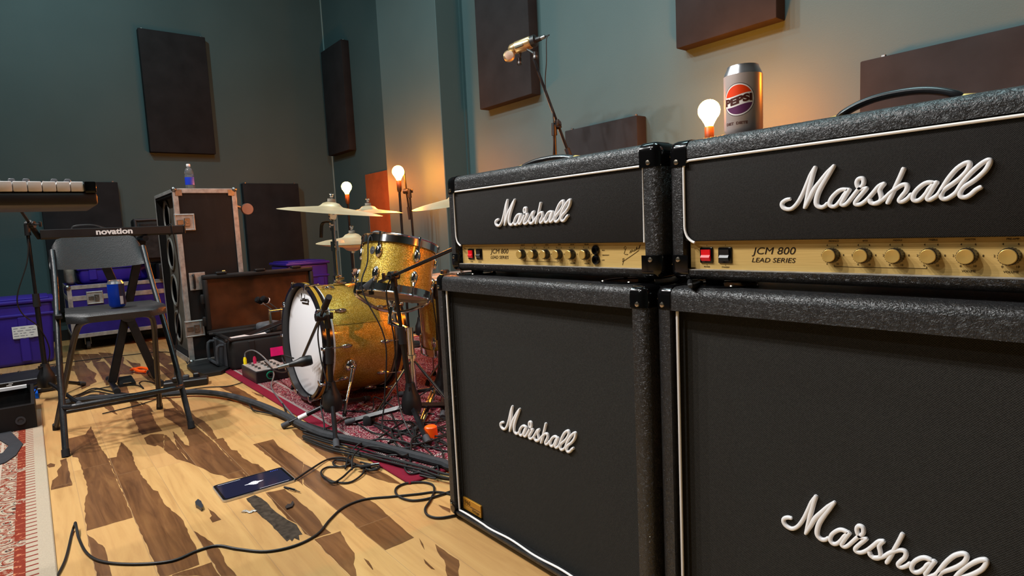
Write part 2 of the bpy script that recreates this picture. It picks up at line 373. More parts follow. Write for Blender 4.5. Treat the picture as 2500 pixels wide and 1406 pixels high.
struct('wall_left', MB().span((XL-0.15, YF-0.15, 0), (XL, YB+0.15, ZC)), WALLM)
wb = MB().span((XL, YB, 0), (-3.865, YB+0.15, ZC)); struct('wall_back', wb, WALLM)
struct('wall_chase', MB().span((-4.775, 2.5, 0), (-3.865, YB, ZC), None, 0.004, 1), WALLM)
struct('wall_amp_side', MB().span((-3.865, YW, 0), (XR+0.15, YW+0.15, ZC)), WALLM)
struct('wall_right', MB().span((XR, YF-0.15, 0), (XR+0.15, YW, ZC)), WALLM)
struct('wall_front', MB().span((XL, YF-0.15, 0), (XR, YF, ZC)), WALLM)
CEILM = mat('dark_ceiling_paint', '#5c6164', 0.9, 0, 0.2, 0.1, 2)
struct('ceiling', MB().span((XL-0.15, YF-0.15, ZC), (XR+0.15, YB+0.15, ZC+0.1)), CEILM)
CAULK = mat('corner_bead_paint', '#7e9a9b', 0.5)
struct('trim_1', MB().span((-3.864, YW-0.016, 0), (-3.845, YW-0.001, ZC)), WALLM)
struct('trim_2', MB().span((XL+0.001, YB-0.012, 0), (XL+0.012, YB-0.001, ZC)), CAULK)
BASEM = mat('black_baseboard', '#16191a', 0.5)
struct('baseboard_back', MB().span((XL+0.02, YB-0.015, 0.0), (-4.78, YB-0.001, 0.10)), BASEM)
struct('baseboard_left', MB().span((XL+0.001, YF+0.02, 0.0), (XL+0.015, YB-0.02, 0.10)), BASEM)
struct('baseboard_amp_side', MB().span((-3.84, YW-0.015, 0.0), (XR-0.02, YW-0.001, 0.10)), BASEM)

# ---------------------------------------------------------------- acoustic panels (fabric wrapped, screwed flush to the walls)
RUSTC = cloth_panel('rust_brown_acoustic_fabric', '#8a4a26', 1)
def panel(a, b, face, label, group='fabric wrapped acoustic panels', m=None):
    a = V3(a); b = V3(b); c = (a+b)/2
    o = thing('acoustic_panel', (c.x, c.y, a.z), label, 'acoustic panel', group)
    build('fabric_panel', MB().span(a, b, None, 0.006, 2), m or PANELC, o)
    for k in (0.06, 0.94):
        if face == 'x': p = V3((a.x+0.045, a.y+(b.y-a.y)*k, b.z))
        else: p = V3((a.x+(b.x-a.x)*k, b.y-0.045, b.z))
        build('mounting_clip', MB().span(p+V3((-0.008, -0.008, -0.002)), p+V3((0.008, 0.008, 0.013)), None, 0.002, 1), STEEL, o, label='small steel clip')
panel((XL, 1.073, 1.79), (XL+0.08, 1.68, 2.99), 'x', 'charcoal fabric panel hung alone high on the left teal wall above the road case')
panel((XL, 1.918, 0.27), (XL+0.08, 2.53, 1.485), 'x', 'charcoal fabric panel low on the left wall behind the tall road case')
panel((XL, 0.154, 0.27), (XL+0.08, 0.764, 1.487), 'x', 'charcoal fabric panel low on the left wall behind the folding chair')
panel((-7.0, 2.91, 1.81), (-6.42, YB, 3.0), 'y', 'tall charcoal panel beside the room corner, above the left glowing bulb')
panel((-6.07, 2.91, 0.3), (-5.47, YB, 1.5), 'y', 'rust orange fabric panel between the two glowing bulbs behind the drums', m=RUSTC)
panel((-3.57, 2.64, 1.715), (-3.0, YW, 2.93), 'y', 'tall charcoal panel behind the gold microphone')
panel((-2.71, 2.64, 0.215), (-2.15, YW, 1.435), 'y', 'charcoal panel peeking over the left amplifier head, its edge lit orange')
panel((-1.89, 2.64, 1.715), (-1.37, YW, 2.93), 'y', 'charcoal panel high above the silver soda can')
panel((-1.03, 2.64, 0.23), (0.19, YW, 1.45), 'y', 'wide charcoal panel behind the strap handle of the right amplifier head')

# ---------------------------------------------------------------- rugs
def rug_mat(name, L, Wd, kind):
    t = NT(name); tc = t.n('ShaderNodeTexCoord'); sp = t.n('ShaderNodeSeparateXYZ'); t.l(tc.outputs['Object'], sp.inputs[0])
    x, y = sp.outputs[0], sp.outputs[1]
    d = t.math('MINIMUM', t.math('SUBTRACT', L/2, t.math('ABSOLUTE', x)), t.math('SUBTRACT', Wd/2, t.math('ABSOLUTE', y)))
    vec = tc.outputs['Object']
    vo = t.n('ShaderNodeTexVoronoi', feature='DISTANCE_TO_EDGE'); t.l(vec, vo.inputs[0]); vo.inputs['Scale'].default_value = 22
    vr = t.n('ShaderNodeTexVoronoi', feature='F1'); t.l(vec, vr.inputs[0]); vr.inputs['Scale'].default_value = 17
    ring = t.math('FRACT', t.math('MULTIPLY', vr.outputs['Distance'], 5.0 if kind == 'red' else 4.0))
    nz = t.noise(vec, 45, 5, 0.6, 1.0); fine = t.noise(vec, 320, 2)
    u = t.math('ADD', x, y)
    if kind == 'red':
        crim, cream, dk, pink = (0.20, 0.008, 0.026), (0.42, 0.35, 0.33), (0.03, 0.012, 0.02), (0.20, 0.05, 0.055)
        fld = t.ramp(t.math('ADD', t.math('MULTIPLY', ring, 0.55), t.math('MULTIPLY', nz, 0.5)), [(0.26, dk), (0.36, crim), (0.5, pink), (0.6, cream), (0.68, crim), (0.8, dk)], 'CONSTANT')
        v2 = t.n('ShaderNodeTexVoronoi', feature='F1'); t.l(vec, v2.inputs[0]); v2.inputs['Scale'].default_value = 34
        fld2 = t.ramp(t.math('ADD', t.math('MULTIPLY', t.math('FRACT', t.math('MULTIPLY', v2.outputs['Distance'], 3.0)), 0.6), t.math('MULTIPLY', nz, 0.5)), [(0.25, dk), (0.38, pink), (0.5, cream), (0.6, crim), (0.8, pink)], 'CONSTANT')
        bandp = t.ramp(t.math('ADD', t.math('MULTIPLY', t.math('FRACT', t.math('MULTIPLY', u, 55)), 0.6), t.math('MULTIPLY', nz, 0.5)), [(0.3, dk), (0.42, crim), (0.62, cream)], 'CONSTANT')
        wht = t.ramp(t.math('ADD', t.math('FRACT', t.math('MULTIPLY', u, 75)), t.math('MULTIPLY', nz, 0.3)), [(0.35, dk), (0.5, cream)], 'CONSTANT')
        edges = [0.05, 0.064, 0.14, 0.155, 0.30, 0.315]; cols = [(*crim, 1), wht, fld2, wht, fld, wht, fld]
    else:
        cream, red, pk, dk = (0.46, 0.38, 0.28), (0.22, 0.030, 0.014), (0.33, 0.16, 0.11), (0.06, 0.03, 0.025)
        fld = t.ramp(t.math('ADD', t.math('MULTIPLY', ring, 0.5), t.math('MULTIPLY', nz, 0.55)), [(0.27, dk), (0.33, cream), (0.48, pk), (0.62, red), (0.72, cream)], 'CONSTANT')
        zz = t.ramp(t.math('FRACT', t.math('MULTIPLY', x, 30)), [(0.0, (*cream, 1)), (0.62, (0.22, 0.03, 0.02, 1)), (0.85, (*cream, 1))], 'CONSTANT')
        rs = t.ramp(t.math('ADD', t.math('MULTIPLY', t.math('FRACT', t.math('MULTIPLY', x, 24)), 0.3), t.math('MULTIPLY', nz, 0.6)), [(0.3, (*red, 1)), (0.56, (0.55, 0.2, 0.1, 1)), (0.6, (*red, 1))], 'CONSTANT')
        rs = t.mix(t.math('LESS_THAN', t.math('FRACT', t.math('MULTIPLY', x, 2.6)), 0.12), rs, fld)
        d = t.math('SUBTRACT', Wd/2, y)
        edges = [0.038, 0.066, 0.092, 0.14, 0.15, 0.23, 0.24]; cols = [(*cream, 1), zz, rs, fld, (0.5, 0.4, 0.32, 1), fld, (0.5, 0.4, 0.32, 1), fld]
    c = cols[0]
    for e, k in zip(edges, cols[1:]): c = t.mix(t.math('GREATER_THAN', d, e), c, k)
    c = t.mix(t.math('MULTIPLY', fine, 0.35), c, (0.03, 0.02, 0.02, 1))
    t.l(c, t.b.inputs['Base Color']); t.b.inputs['Roughness'].default_value = 0.95; t.b.inputs['Specular IOR Level'].default_value = 0.1
    t.bump(fine, 0.6, 0.003); return t.mat
tag(build('area_rug', MB().span((-4.35, 0.945, 0.0007), (-1.80, 2.48, 0.009), None, 0.003, 1), rug_mat('crimson_oriental_rug', 2.55, 1.535, 'red')),
    'crimson patterned oriental rug under the gold drum kit', 'rug')
tag(build('area_rug', MB().span((-4.12, -1.7, 0.0007), (-1.2, -0.02, 0.009), None, 0.003, 1), rug_mat('cream_and_red_rug', 2.92, 1.68, 'cream')),
    'cream bordered rug with red motifs at the left edge of the floor', 'rug')
# ================================================================ GUITAR AMPLIFIER STACKS
def vinyl():
    t = NT('black_levant_vinyl'); vec = t.coord()
    n1 = t.noise(vec, 125, 3, 0.5, 1.6)
    ridge = t.math('ABSOLUTE', t.math('SUBTRACT', n1, 0.5))
    line = t.ramp(ridge, [(0.0, (1, 1, 1)), (0.035, (0.2,)*3), (0.15, (0, 0, 0))])
    n2 = t.noise(vec, 340, 3, 0.6)
    t.b.inputs['Base Color'].default_value = (0.016, 0.016, 0.017, 1); t.b.inputs['Roughness'].default_value = 0.36
    t.b.inputs['Specular IOR Level'].default_value = 0.55
    t.bump(t.math('ADD', line, t.math('MULTIPLY', n2, 0.7)), 0.85, 0.0012); return t.mat
VINYL = vinyl()
def grille(name, lo, hi, p):
    t = NT(name); tc = t.n('ShaderNodeTexCoord'); sp = t.n('ShaderNodeSeparateXYZ'); t.l(tc.outputs['Object'], sp.inputs[0])
    x, z = sp.outputs[0], sp.outputs[2]
    a = t.math('SINE', t.math('MULTIPLY', x, 2*PI/p)); b = t.math('SINE', t.math('MULTIPLY', z, 2*PI/p))
    w = t.math('MULTIPLY', a, b); n = t.noise(tc.outputs['Object'], 420, 2)
    s = t.math('ADD', t.math('MULTIPLY', w, 0.28), t.math('ADD', t.math('MULTIPLY', n, 0.5), 0.25))
    t.l(t.ramp(s, [(0.25, lo), (0.85, hi)]), t.b.inputs['Base Color']); t.b.inputs['Roughness'].default_value = 0.85
    t.b.inputs['Specular IOR Level'].default_value = 0.2
    t.bump(s, 0.6, 0.0012); return t.mat
GRILLE_H = grille('black_grille_cloth', (0.006, 0.0055, 0.005), (0.030, 0.027, 0.025), 0.0026)
GRILLE_C = grille('charcoal_grille_cloth', (0.008, 0.008, 0.0075), (0.040, 0.039, 0.036), 0.0034)
PIPING = mat('white_piping', '#efeeec', 0.5, 0, 0.4)
LOGOW = mat('raised_white_script', '#e6e6e8', 0.3, 0, 0.5)
def brushed():
    t = NT('brushed_gold_plate'); vec = t.coord((1, 1, 90)); n = t.noise(vec, 9, 5, 0.6)
    t.l(t.ramp(n, [(0.3, (0.58, 0.38, 0.12)), (0.7, (0.78, 0.54, 0.20))]), t.b.inputs['Base Color'])
    t.b.inputs['Metallic'].default_value = 0.2; t.b.inputs['Roughness'].default_value = 0.42; t.b.inputs['Anisotropic'].default_value = 0.6; return t.mat
GOLDP = brushed()
INK = mat('dark_brown_ink', '#1d1206', 0.6, 0, 0.2)
REDGLOW = mat('lit_red_rocker', '#c0101a', 0.2, 0, 0.5, emis='#ff1020', estr=0.22)
SWB = mat('black_rocker', '#1b1b1d', 0.25, 0, 0.5)
INNER = mat('black_cabinet_inside', '#060606', 0.8, 0, 0.2)
SCREWM = mat('nickel_screw', '#c9bfae', 0.25, 1.0)
def bev_box(lo, hi, r, seg=4):
    bm = bmesh.new(); lo = V3(lo); hi = V3(hi)
    vs = [bm.verts.new((x, y, z)) for x in (lo.x, hi.x) for y in (lo.y, hi.y) for z in (lo.z, hi.z)]
    for f in ((0, 1, 3, 2), (4, 6, 7, 5), (0, 4, 5, 1), (2, 3, 7, 6), (0, 2, 6, 4), (1, 5, 7, 3)): bm.faces.new([vs[i] for i in f])
    bmesh.ops.recalc_face_normals(bm, faces=bm.faces[:])
    bmesh.ops.bevel(bm, geom=bm.edges[:], offset=r, segments=seg, affect='EDGES', profile=0.5)
    return bm
def shell(lo, hi, r, op, deep):
    """a covered wooden box, open at the front: op = opening (x0, x1, z0, z1)"""
    bm = bev_box(lo, hi, r); bm.faces.ensure_lookup_table()
    f = max((f for f in bm.faces if f.normal.y < -0.98), key=lambda f: f.calc_area())
    outer = list(f.verts); bmesh.ops.delete(bm, geom=[f], context='FACES_ONLY')
    cx = (op[0]+op[1])/2; cz = (op[2]+op[3])/2; y0 = min(v.co.y for v in outer)
    inn = []; dp = []
    for v in outer:
        x = op[0] if v.co.x < cx else op[1]; z = op[2] if v.co.z < cz else op[3]
        inn.append(bm.verts.new((x, y0, z))); dp.append(bm.verts.new((x, y0+deep, z)))
    for i in range(4):
        j = (i+1) % 4
        bm.faces.new((outer[i], outer[j], inn[j], inn[i])); bm.faces.new((inn[i], inn[j], dp[j], dp[i]))
    bm.faces.new(dp); return MB().bm(bm)
def corner_caps(root, lo, hi, r, size):
    e = 0.0016; lo = V3(lo); hi = V3(hi); o = V3((e, e, e))
    for sx in (0, 1):
        for sy in (0, 1):
            for sz in (0, 1):
                bm = bev_box(lo-o, hi+o, r+0.001)
                c = V3(((lo.x, hi.x)[sx], (lo.y, hi.y)[sy], (lo.z, hi.z)[sz]))
                for ax, s in ((0, sx), (1, sy), (2, sz)):
                    n = V3((0, 0, 0)); n[ax] = -1 if s else 1
                    co = c.copy(); co[ax] += (-1 if s else 1)*size[ax]
                    bmesh.ops.bisect_plane(bm, geom=bm.verts[:]+bm.edges[:]+bm.faces[:], plane_co=co, plane_no=n, clear_outer=True)
                cap = build('corner_protector', MB().bm(bm), GLOSSB, root, 50)
                dx = (-1 if sx else 1)
                p = c+V3((dx*size[0]*0.5, (1 if sy else -1)*(e+0.001), (-1 if sz else 1)*size[2]*0.82))
                SCP = [(0.0052, 0), (0.0046, 0.0016), (0.002, 0.0024), (1e-5, 0.0024)]; build('screw', MB().lathe(SCP, 14, frame(p+V3((0, (-1 if sy else 1)*0.001, 0)), (0, 1 if sy else -1, 0))), SCREWM, cap)
                q = c+V3(((1 if sx else -1)*(e+0.0005), (-1 if sy else 1)*size[1]*0.82, (-1 if sz else 1)*size[2]*0.6))
                build('screw', MB().lathe(SCP, 14, frame(q, (1 if sx else -1, 0, 0))), SCREWM, cap)
LOGO=[
 [(-117.5,-14.8),(-122.7,-15.6),(-128.4,-18.9),(-130.0,-23.2),(-127.3,-28.2),(-121.3,-30.8),(-115.3,-30.4),(-109.4,-26.3),(-103.5,-19.0),(-97.0,-7.1),(-91.3,6.0),(-85.6,19.8),(-79.0,30.8)],
 [(-79.0,30.8),(-82.8,19.5),(-86.3,5.6),(-89.8,-9.8),(-94.2,-29.7)],
 [(-94.2,-29.7),(-87.0,-15.0),(-79.9,-2.0),(-70.3,9.9),(-61.4,20.9),(-52.1,30.3)],
 [(-52.1,30.3),(-59.4,18.6),(-67.5,5.4),(-74.3,-8.1),(-77.4,-19.9),(-76.4,-27.1),(-70.8,-30.6),(-65.3,-29.2),(-61.2,-25.2)],
 [(-34.1,-6.7),(-41.3,-6.1),(-47.9,-9.4),(-55.2,-17.2),(-58.2,-24.7),(-56.5,-29.3),(-52.4,-30.6),(-47.8,-28.1),(-42.5,-21.5),(-38.0,-14.2),(-31.6,-6.5)],
 [(-30.9,-6.9),(-35.4,-14.4),(-39.9,-23.0),(-41.5,-27.4),(-38.5,-29.3),(-34.0,-26.9),(-27.6,-19.1),(-21.3,-10.7),(-18.2,-6.9)],
 [(-18.2,-6.9),(-15.7,-5.4),(-12.6,-0.6),(-12.3,5.4),(-14.6,8.1),(-18.9,7.3),(-21.1,2.8),(-20.1,-2.7),(-16.9,-6.7),(-12.5,-7.3),(-8.2,-6.7)],
 [(-8.2,-6.7),(-11.2,-10.8),(-17.4,-18.4),(-22.4,-25.5),(-22.1,-28.9),(-18.6,-29.8),(-13.6,-28.1),(-6.8,-22.5),(0.5,-13.7),(7.7,-5.0),(13.9,-2.2)],
 [(13.9,-2.2),(10.1,-7.2),(8.6,-11.6),(9.9,-17.0),(10.6,-23.0),(7.9,-28.1),(2.5,-29.7),(-2.4,-27.8),(-4.0,-24.0)],
 [(2.5,-29.7),(9.1,-26.8),(15.0,-22.6),(21.5,-15.9)],
 [(37.4,16.2),(33.0,4.5),(27.4,-9.2),(22.9,-20.5),(18.9,-29.4)],
 [(21.1,-16.5),(25.8,-12.3),(34.3,-6.6),(40.0,-5.7),(42.0,-9.1),(40.2,-15.3),(35.7,-21.4),(32.9,-26.4),(34.7,-29.1),(38.7,-28.1),(43.7,-23.9),(47.0,-19.7)],
 [(70.8,-5.7),(65.4,-5.3),(59.5,-8.0),(52.5,-15.0),(49.0,-22.4),(49.9,-27.5),(53.8,-29.0),(58.7,-26.2),(64.1,-19.6),(67.7,-13.1),(74.6,-5.9)],
 [(75.6,-5.7),(72.0,-12.2),(67.9,-20.6),(65.5,-26.0),(67.5,-28.6),(71.2,-27.0),(77.5,-21.9),(82.6,-12.4),(88.6,-1.3),(96.5,9.4),(104.5,15.4),(109.2,16.1),(110.0,12.2),(107.2,5.3),(100.8,-2.5),(93.9,-8.5),(87.3,-13.4),(82.2,-18.5),(80.7,-23.9),(82.4,-27.8),(86.0,-28.6),(91.2,-25.9),(97.2,-20.3),(103.0,-9.3),(111.7,3.1),(121.2,12.7),(127.3,16.7),(130.0,16.7),(129.8,12.3),(126.2,4.6),(119.6,-3.0),(112.9,-8.9),(106.6,-13.2),(102.2,-18.2),(100.8,-23.5),(102.9,-27.3),(107.4,-27.6),(112.3,-24.4),(117.1,-19.4),(121.9,-16.2)],
]
LW = [[4.5,5,5.2,5.4,5.4,5.2,5,5,5,5,5.2,5.2,4.8],[4.8,5.6,6,5.4,4.4],[4.4,6,6.2,6,5.4,4.2],[4.2,5.4,6,6,6,5.6,5.2,5,4.6]]
def script_logo(cx, y, cz, sx, sz):
    """raised cursive lettering: rounded strokes with a flat back"""
    mb = MB()
    for i, S in enumerate(LOGO):
        wl = LW[i] if i < len(LW) else [4.9]*len(S)
        P = smooth([V3((a*sx/1000, 0, b*sz/1000)) for a, b in S], 5); n = len(P)
        Wd = []
        for k in range(n):
            t = k/5; a = min(int(t), len(wl)-1); b = min(a+1, len(wl)-1); Wd.append((wl[a]*(1-(t-a))+wl[b]*(t-a))/1000*sx)
        ts = [(P[min(k+1, n-1)]-P[max(k-1, 0)]).normalized() for k in range(n)]
        ext = [(P[0]-ts[0]*Wd[0]*0.38, ts[0], Wd[0]*0.62)]+[(P[k], ts[k], Wd[k]) for k in range(n)]+[(P[-1]+ts[-1]*Wd[-1]*0.38, ts[-1], Wd[-1]*0.62)]
        pro = [(-1, 0), (-1, 0.55), (-0.86, 0.86), (-0.6, 1), (0.6, 1), (0.86, 0.86), (1, 0.55), (1, 0)]
        vs = []; fs = []; K = len(pro)
        for p, t, w in ext:
            side = V3((t.z, 0, -t.x))
            for a, b in pro: q = p+side*(a*w*0.60); vs.append((cx+q.x, y-b*(0.0052+0.00003*i), cz+q.z))
        for k in range(len(ext)-1):
            for m in range(K-1): fs.append((k*K+m, k*K+m+1, (k+1)*K+m+1, (k+1)*K+m))
        fs.append(list(range(K))); fs.append([(len(ext)-1)*K+m for m in range(K)][::-1])
        mb.add(vs, fs)
    return mb
def amp_head(xl, yf, zt, label, sh, lc, round_tl):
    w, d, zb = 0.74, 0.215, 0.750; xr = xl+w
    root = thing('guitar_amplifier_head', (xl+w/2, yf+d/2, 0.7405), label, 'guitar amplifier', 'amplifier heads on the speaker cabinets')
    x0, x1, z0, z1 = xl+0.032, xr-0.034, 0.769, 0.9755
    build('cabinet_shell', shell((xl, yf, zb), (xr, yf+d, zt), 0.0185, (x0, x1, z0, z1), 0.05), VINYL, root, 40)
    corner_caps(root, (xl, yf, zb), (xr, yf+d, zt), 0.0185, (0.043, 0.05, 0.047))
    build('grille_cloth', MB().span((x0+0.001, yf+0.005, 0.8225), (x1-0.001, yf+0.03, z1-0.001), None, 0.003, 2), GRILLE_H, root)
    zg = 0.8225; pr = 0.0024; yy = yf+0.0022
    path = [V3((x1-0.003, yy, zg)), V3((x1-0.003, yy, z1-0.004))]
    if round_tl: path += smooth([V3((x0+0.016, yy, z1-0.004)), V3((x0+0.006, yy, z1-0.007)), V3((x0+0.003, yy, z1-0.016))], 5)
    else: path += [V3((x0+0.003, yy, z1-0.004))]
    path += smooth([V3((x0+0.003, yy, 0.86)), V3((x0+0.0035, yy, 0.845)), V3((x0+0.008, yy, 0.832)), V3((x0+0.016, yy, 0.824)), V3((x0+0.024, yy, 0.820))], 5)
    build('piping', MB().tube(path, pr, 8), PIPING, root)
    gx0 = xl+0.042-sh*0.4
    build('control_panel', MB().span((gx0, yf+0.017, z0+0.0005), (x1-0.0005, yf+0.024, zg-0.0002)), GOLDP, root)
    build('front_lip', MB().span((x0+0.001, yf+0.0015, z0-0.0005), (x1-0.001, yf+0.017, z0+0.0012)), mat('worn_lit_lip_vinyl', '#8d877d', 0.6, 0, 0.3, 0.3, 60), root)  # pale lip mixes whitish wear with light painted on the rail's top
    yp = yf+0.017
    for k, (m, nm) in enumerate(((REDGLOW, 'lit red power switch'), (SWB, None))):
        ux = xl+0.085-sh+k*0.0382
        fr = build('switch_bezel', MB().span((ux-0.0138, yp-0.003, 0.7813), (ux+0.0138, yp+0.001, 0.8105), None, 0.002, 2), GLOSSB, root)
        rk = MB(); pro = [(0, -0.0105), (-0.0015, -0.0105), (-0.0055, -0.004), (-0.0025, 0.0005), (-0.0035, 0.0105), (0, 0.0105)]
        n = len(pro); vs = [(ux+s*0.0092, yp-0.0028+a, 0.796+b) for s in (-1, 1) for a, b in pro]
        rk.add(vs, [list(range(n)), list(range(n, 2*n))[::-1]]+[(i, (i+1) % n, n+(i+1) % n, n+i) for i in range(n)])
        build('rocker_switch', rk, m, fr, label=nm)
    T = lambda u, z: frame((xl+u-sh, yp-0.0003, z), (0, -1, 0), (1, 0, 0))
    tx = MB(); tx.text('JCM 800', 0.0168, T(0.2125, 0.8022), 0.0002, 0.22, 0.0, 0.077); tx.text('LEAD SERIES', 0.0112, T(0.2125, 0.7882), 0.0002, 0.22, 0.0, 0.077)
    knobs = [0.3026, 0.348, 0.3913, 0.4349, 0.4775, 0.5222]
    nm = ['PRESENCE', 'BASS', 'MIDDLE', 'TREBLE', 'MASTER', 'PRE-AMP']
    for u, s in zip(knobs, nm): tx.text(s, 0.0034, T(u+0.008, 0.8192), 0.0002)
    for u in knobs:
        for a, s in ((-0.008, '4'), (0.008, '6')): tx.text(s, 0.0042, T(u+0.006+a, 0.8128), 0.0002)
        for a, s in ((-0.0165, '2'), (0.0165, '8')): tx.text(s, 0.0042, T(u+0.006+a, 0.7975), 0.0002)
        for a, s in ((-0.008, '0'), (0.008, '10')): tx.text(s, 0.0042, T(u+0.006+a, 0.7835), 0.0002)
    for u in knobs[4:]: tx.text('VOLUME', 0.0040, T(u+0.007, 0.7768), 0.0002)
    tx.text('POWER', 0.0036, T(0.085, 0.7745), 0.0002); tx.text('STANDBY', 0.0036, T(0.1232, 0.7745), 0.0002)
    for u in (0.085, 0.1232): tx.text('I', 0.0042, T(u, 0.8138), 0.0002); tx.text('I', 0.0042, T(u, 0.7782), 0.0002)
    tx.text('HIGH', 0.0036, T(0.579, 0.806), 0.0002); tx.text('SENSITIVITY', 0.0036, T(0.586, 0.7955), 0.0002); tx.text('LOW', 0.0036, T(0.578, 0.785), 0.0002)
    yt = yp-0.0004
    for A, B in (((0.312, 0.7792), (0.436, 0.7792)), ((0.312, 0.7792), (0.312, 0.782)), ((0.436, 0.7792), (0.436, 0.782))):
        tx.tube([(xl+A[0]-sh, yt, A[1]), (xl+B[0]-sh, yt, B[1])], 0.0003, 4)
    sg = [[(0.640, 0.807), (0.637, 0.811), (0.641, 0.8145), (0.6435, 0.811), (0.640, 0.806), (0.637, 0.799), (0.6395, 0.797), (0.6425, 0.7985), (0.6435, 0.7965), (0.6475, 0.7985)],
          [(0.652, 0.800), (0.6545, 0.806), (0.6555, 0.801), (0.6585, 0.808), (0.6595, 0.803), (0.662, 0.806), (0.6635, 0.8035), (0.6655, 0.808), (0.667, 0.805), (0.669, 0.8085), (0.6715, 0.814), (0.6705, 0.807), (0.673, 0.81), (0.6755, 0.808), (0.6785, 0.8165), (0.6765, 0.809), (0.6815, 0.818)],
          [(0.672, 0.8035), (0.676, 0.806), (0.660, 0.797), (0.644, 0.7885), (0.632, 0.782), (0.633, 0.789), (0.6365, 0.789)], [(0.6365, 0.789), (0.6345, 0.783), (0.632, 0.7755)]]
    for S in sg: tx.tube([V3((xl+a-sh, yt, b)) for a, b in S], 0.00042, 5)
    build('panel_lettering', tx, INK, root)
    for u in knobs:
        kx = xl+u-sh+0.006; M = frame((kx, yp, 0.797), (0, -1, 0), (1, 0, 0))
        body = MB(); n = 40; pr2 = [(0.0120, 0.0), (0.0112, 0.0125)]
        vs = []; fs = []
        for r, z in pr2:
            for k in range(n): rr2 = r*(1.0 if k % 2 else 0.94); a = 2*PI*k/n; vs.append((rr2*math.cos(a), rr2*math.sin(a), z))
        fs = [(k, (k+1) % n, n+(k+1) % n, n+k) for k in range(n)]+[[n+k for k in range(n)]]
        body.add(vs, fs, M); kb = build('control_knob', body, SWB, root)
        build('knob_cap', MB().lathe([(0.0100, 0.0124), (0.0100, 0.0142), (0.0092, 0.0149), (0.003, 0.0144), (1e-5, 0.0143)], 28, M), BRASS, kb)
    for z in (0.8065, 0.7855):
        M = frame((xl+0.5582-sh, yp, z), (0, -1, 0), (1, 0, 0))
        jk = build('input_jack', MB().lathe([(0.0105, 0), (0.0105, 0.004), (0.008, 0.0065), (0.0075, 0.0065), (0.0045, 0.0065), (0.0045, 0.001), (1e-5, 0.001)], 24, M), GLOSSB, root)
    build('script_logo', script_logo(xl+lc[0], yf+0.0052, lc[1], lc[2], lc[3]), LOGOW, root, 60, label='raised white cursive lettering')
    # strap handle on top
    hx = xl+lc[4]; hy = yf+0.105; hl = lc[5]/2; st = []
    for k in range(25):
        a = -1+2*k/24; st.append(V3((hx+a*(hl-0.012), hy, zt+0.004+lc[6]*max(0.0, 1-abs(a)**2.4))))
    h = build('carry_handle', MB().tube(st, [0.0035+0.0065*min(1, (1-abs(-1+2*k/24))*6) for k in range(25)], 12, flat=0.6), mat('black_strap', '#17171a', 0.3, 0, 0.5), root)
    for s in (-1, 1):
        e = MB(); e.span((hx+s*hl-0.022, hy-0.015, zt), (hx+s*hl+0.032, hy+0.015, zt+0.007), None, 0.002, 2)
        e.tube([(hx+s*(hl-0.028), hy, zt+0.011), (hx+s*(hl-0.002), hy, zt+0.006), (hx+s*(hl+0.01), hy, zt+0.004)], [0.0075, 0.0085, 0.006], 10, flat=0.7)
        build('handle_end_cap', e, BRASS, h, label='brass end cap')
    for sx in (0.07, w-0.07):
        for sy in (0.045, d-0.045):
            build('rubber_foot', MB().lathe([(0.016, 0), (0.018, 0.0098)], 18, Matrix.Translation((xl+sx, yf+sy, 0.7405))), RUBBER, root)
    return root
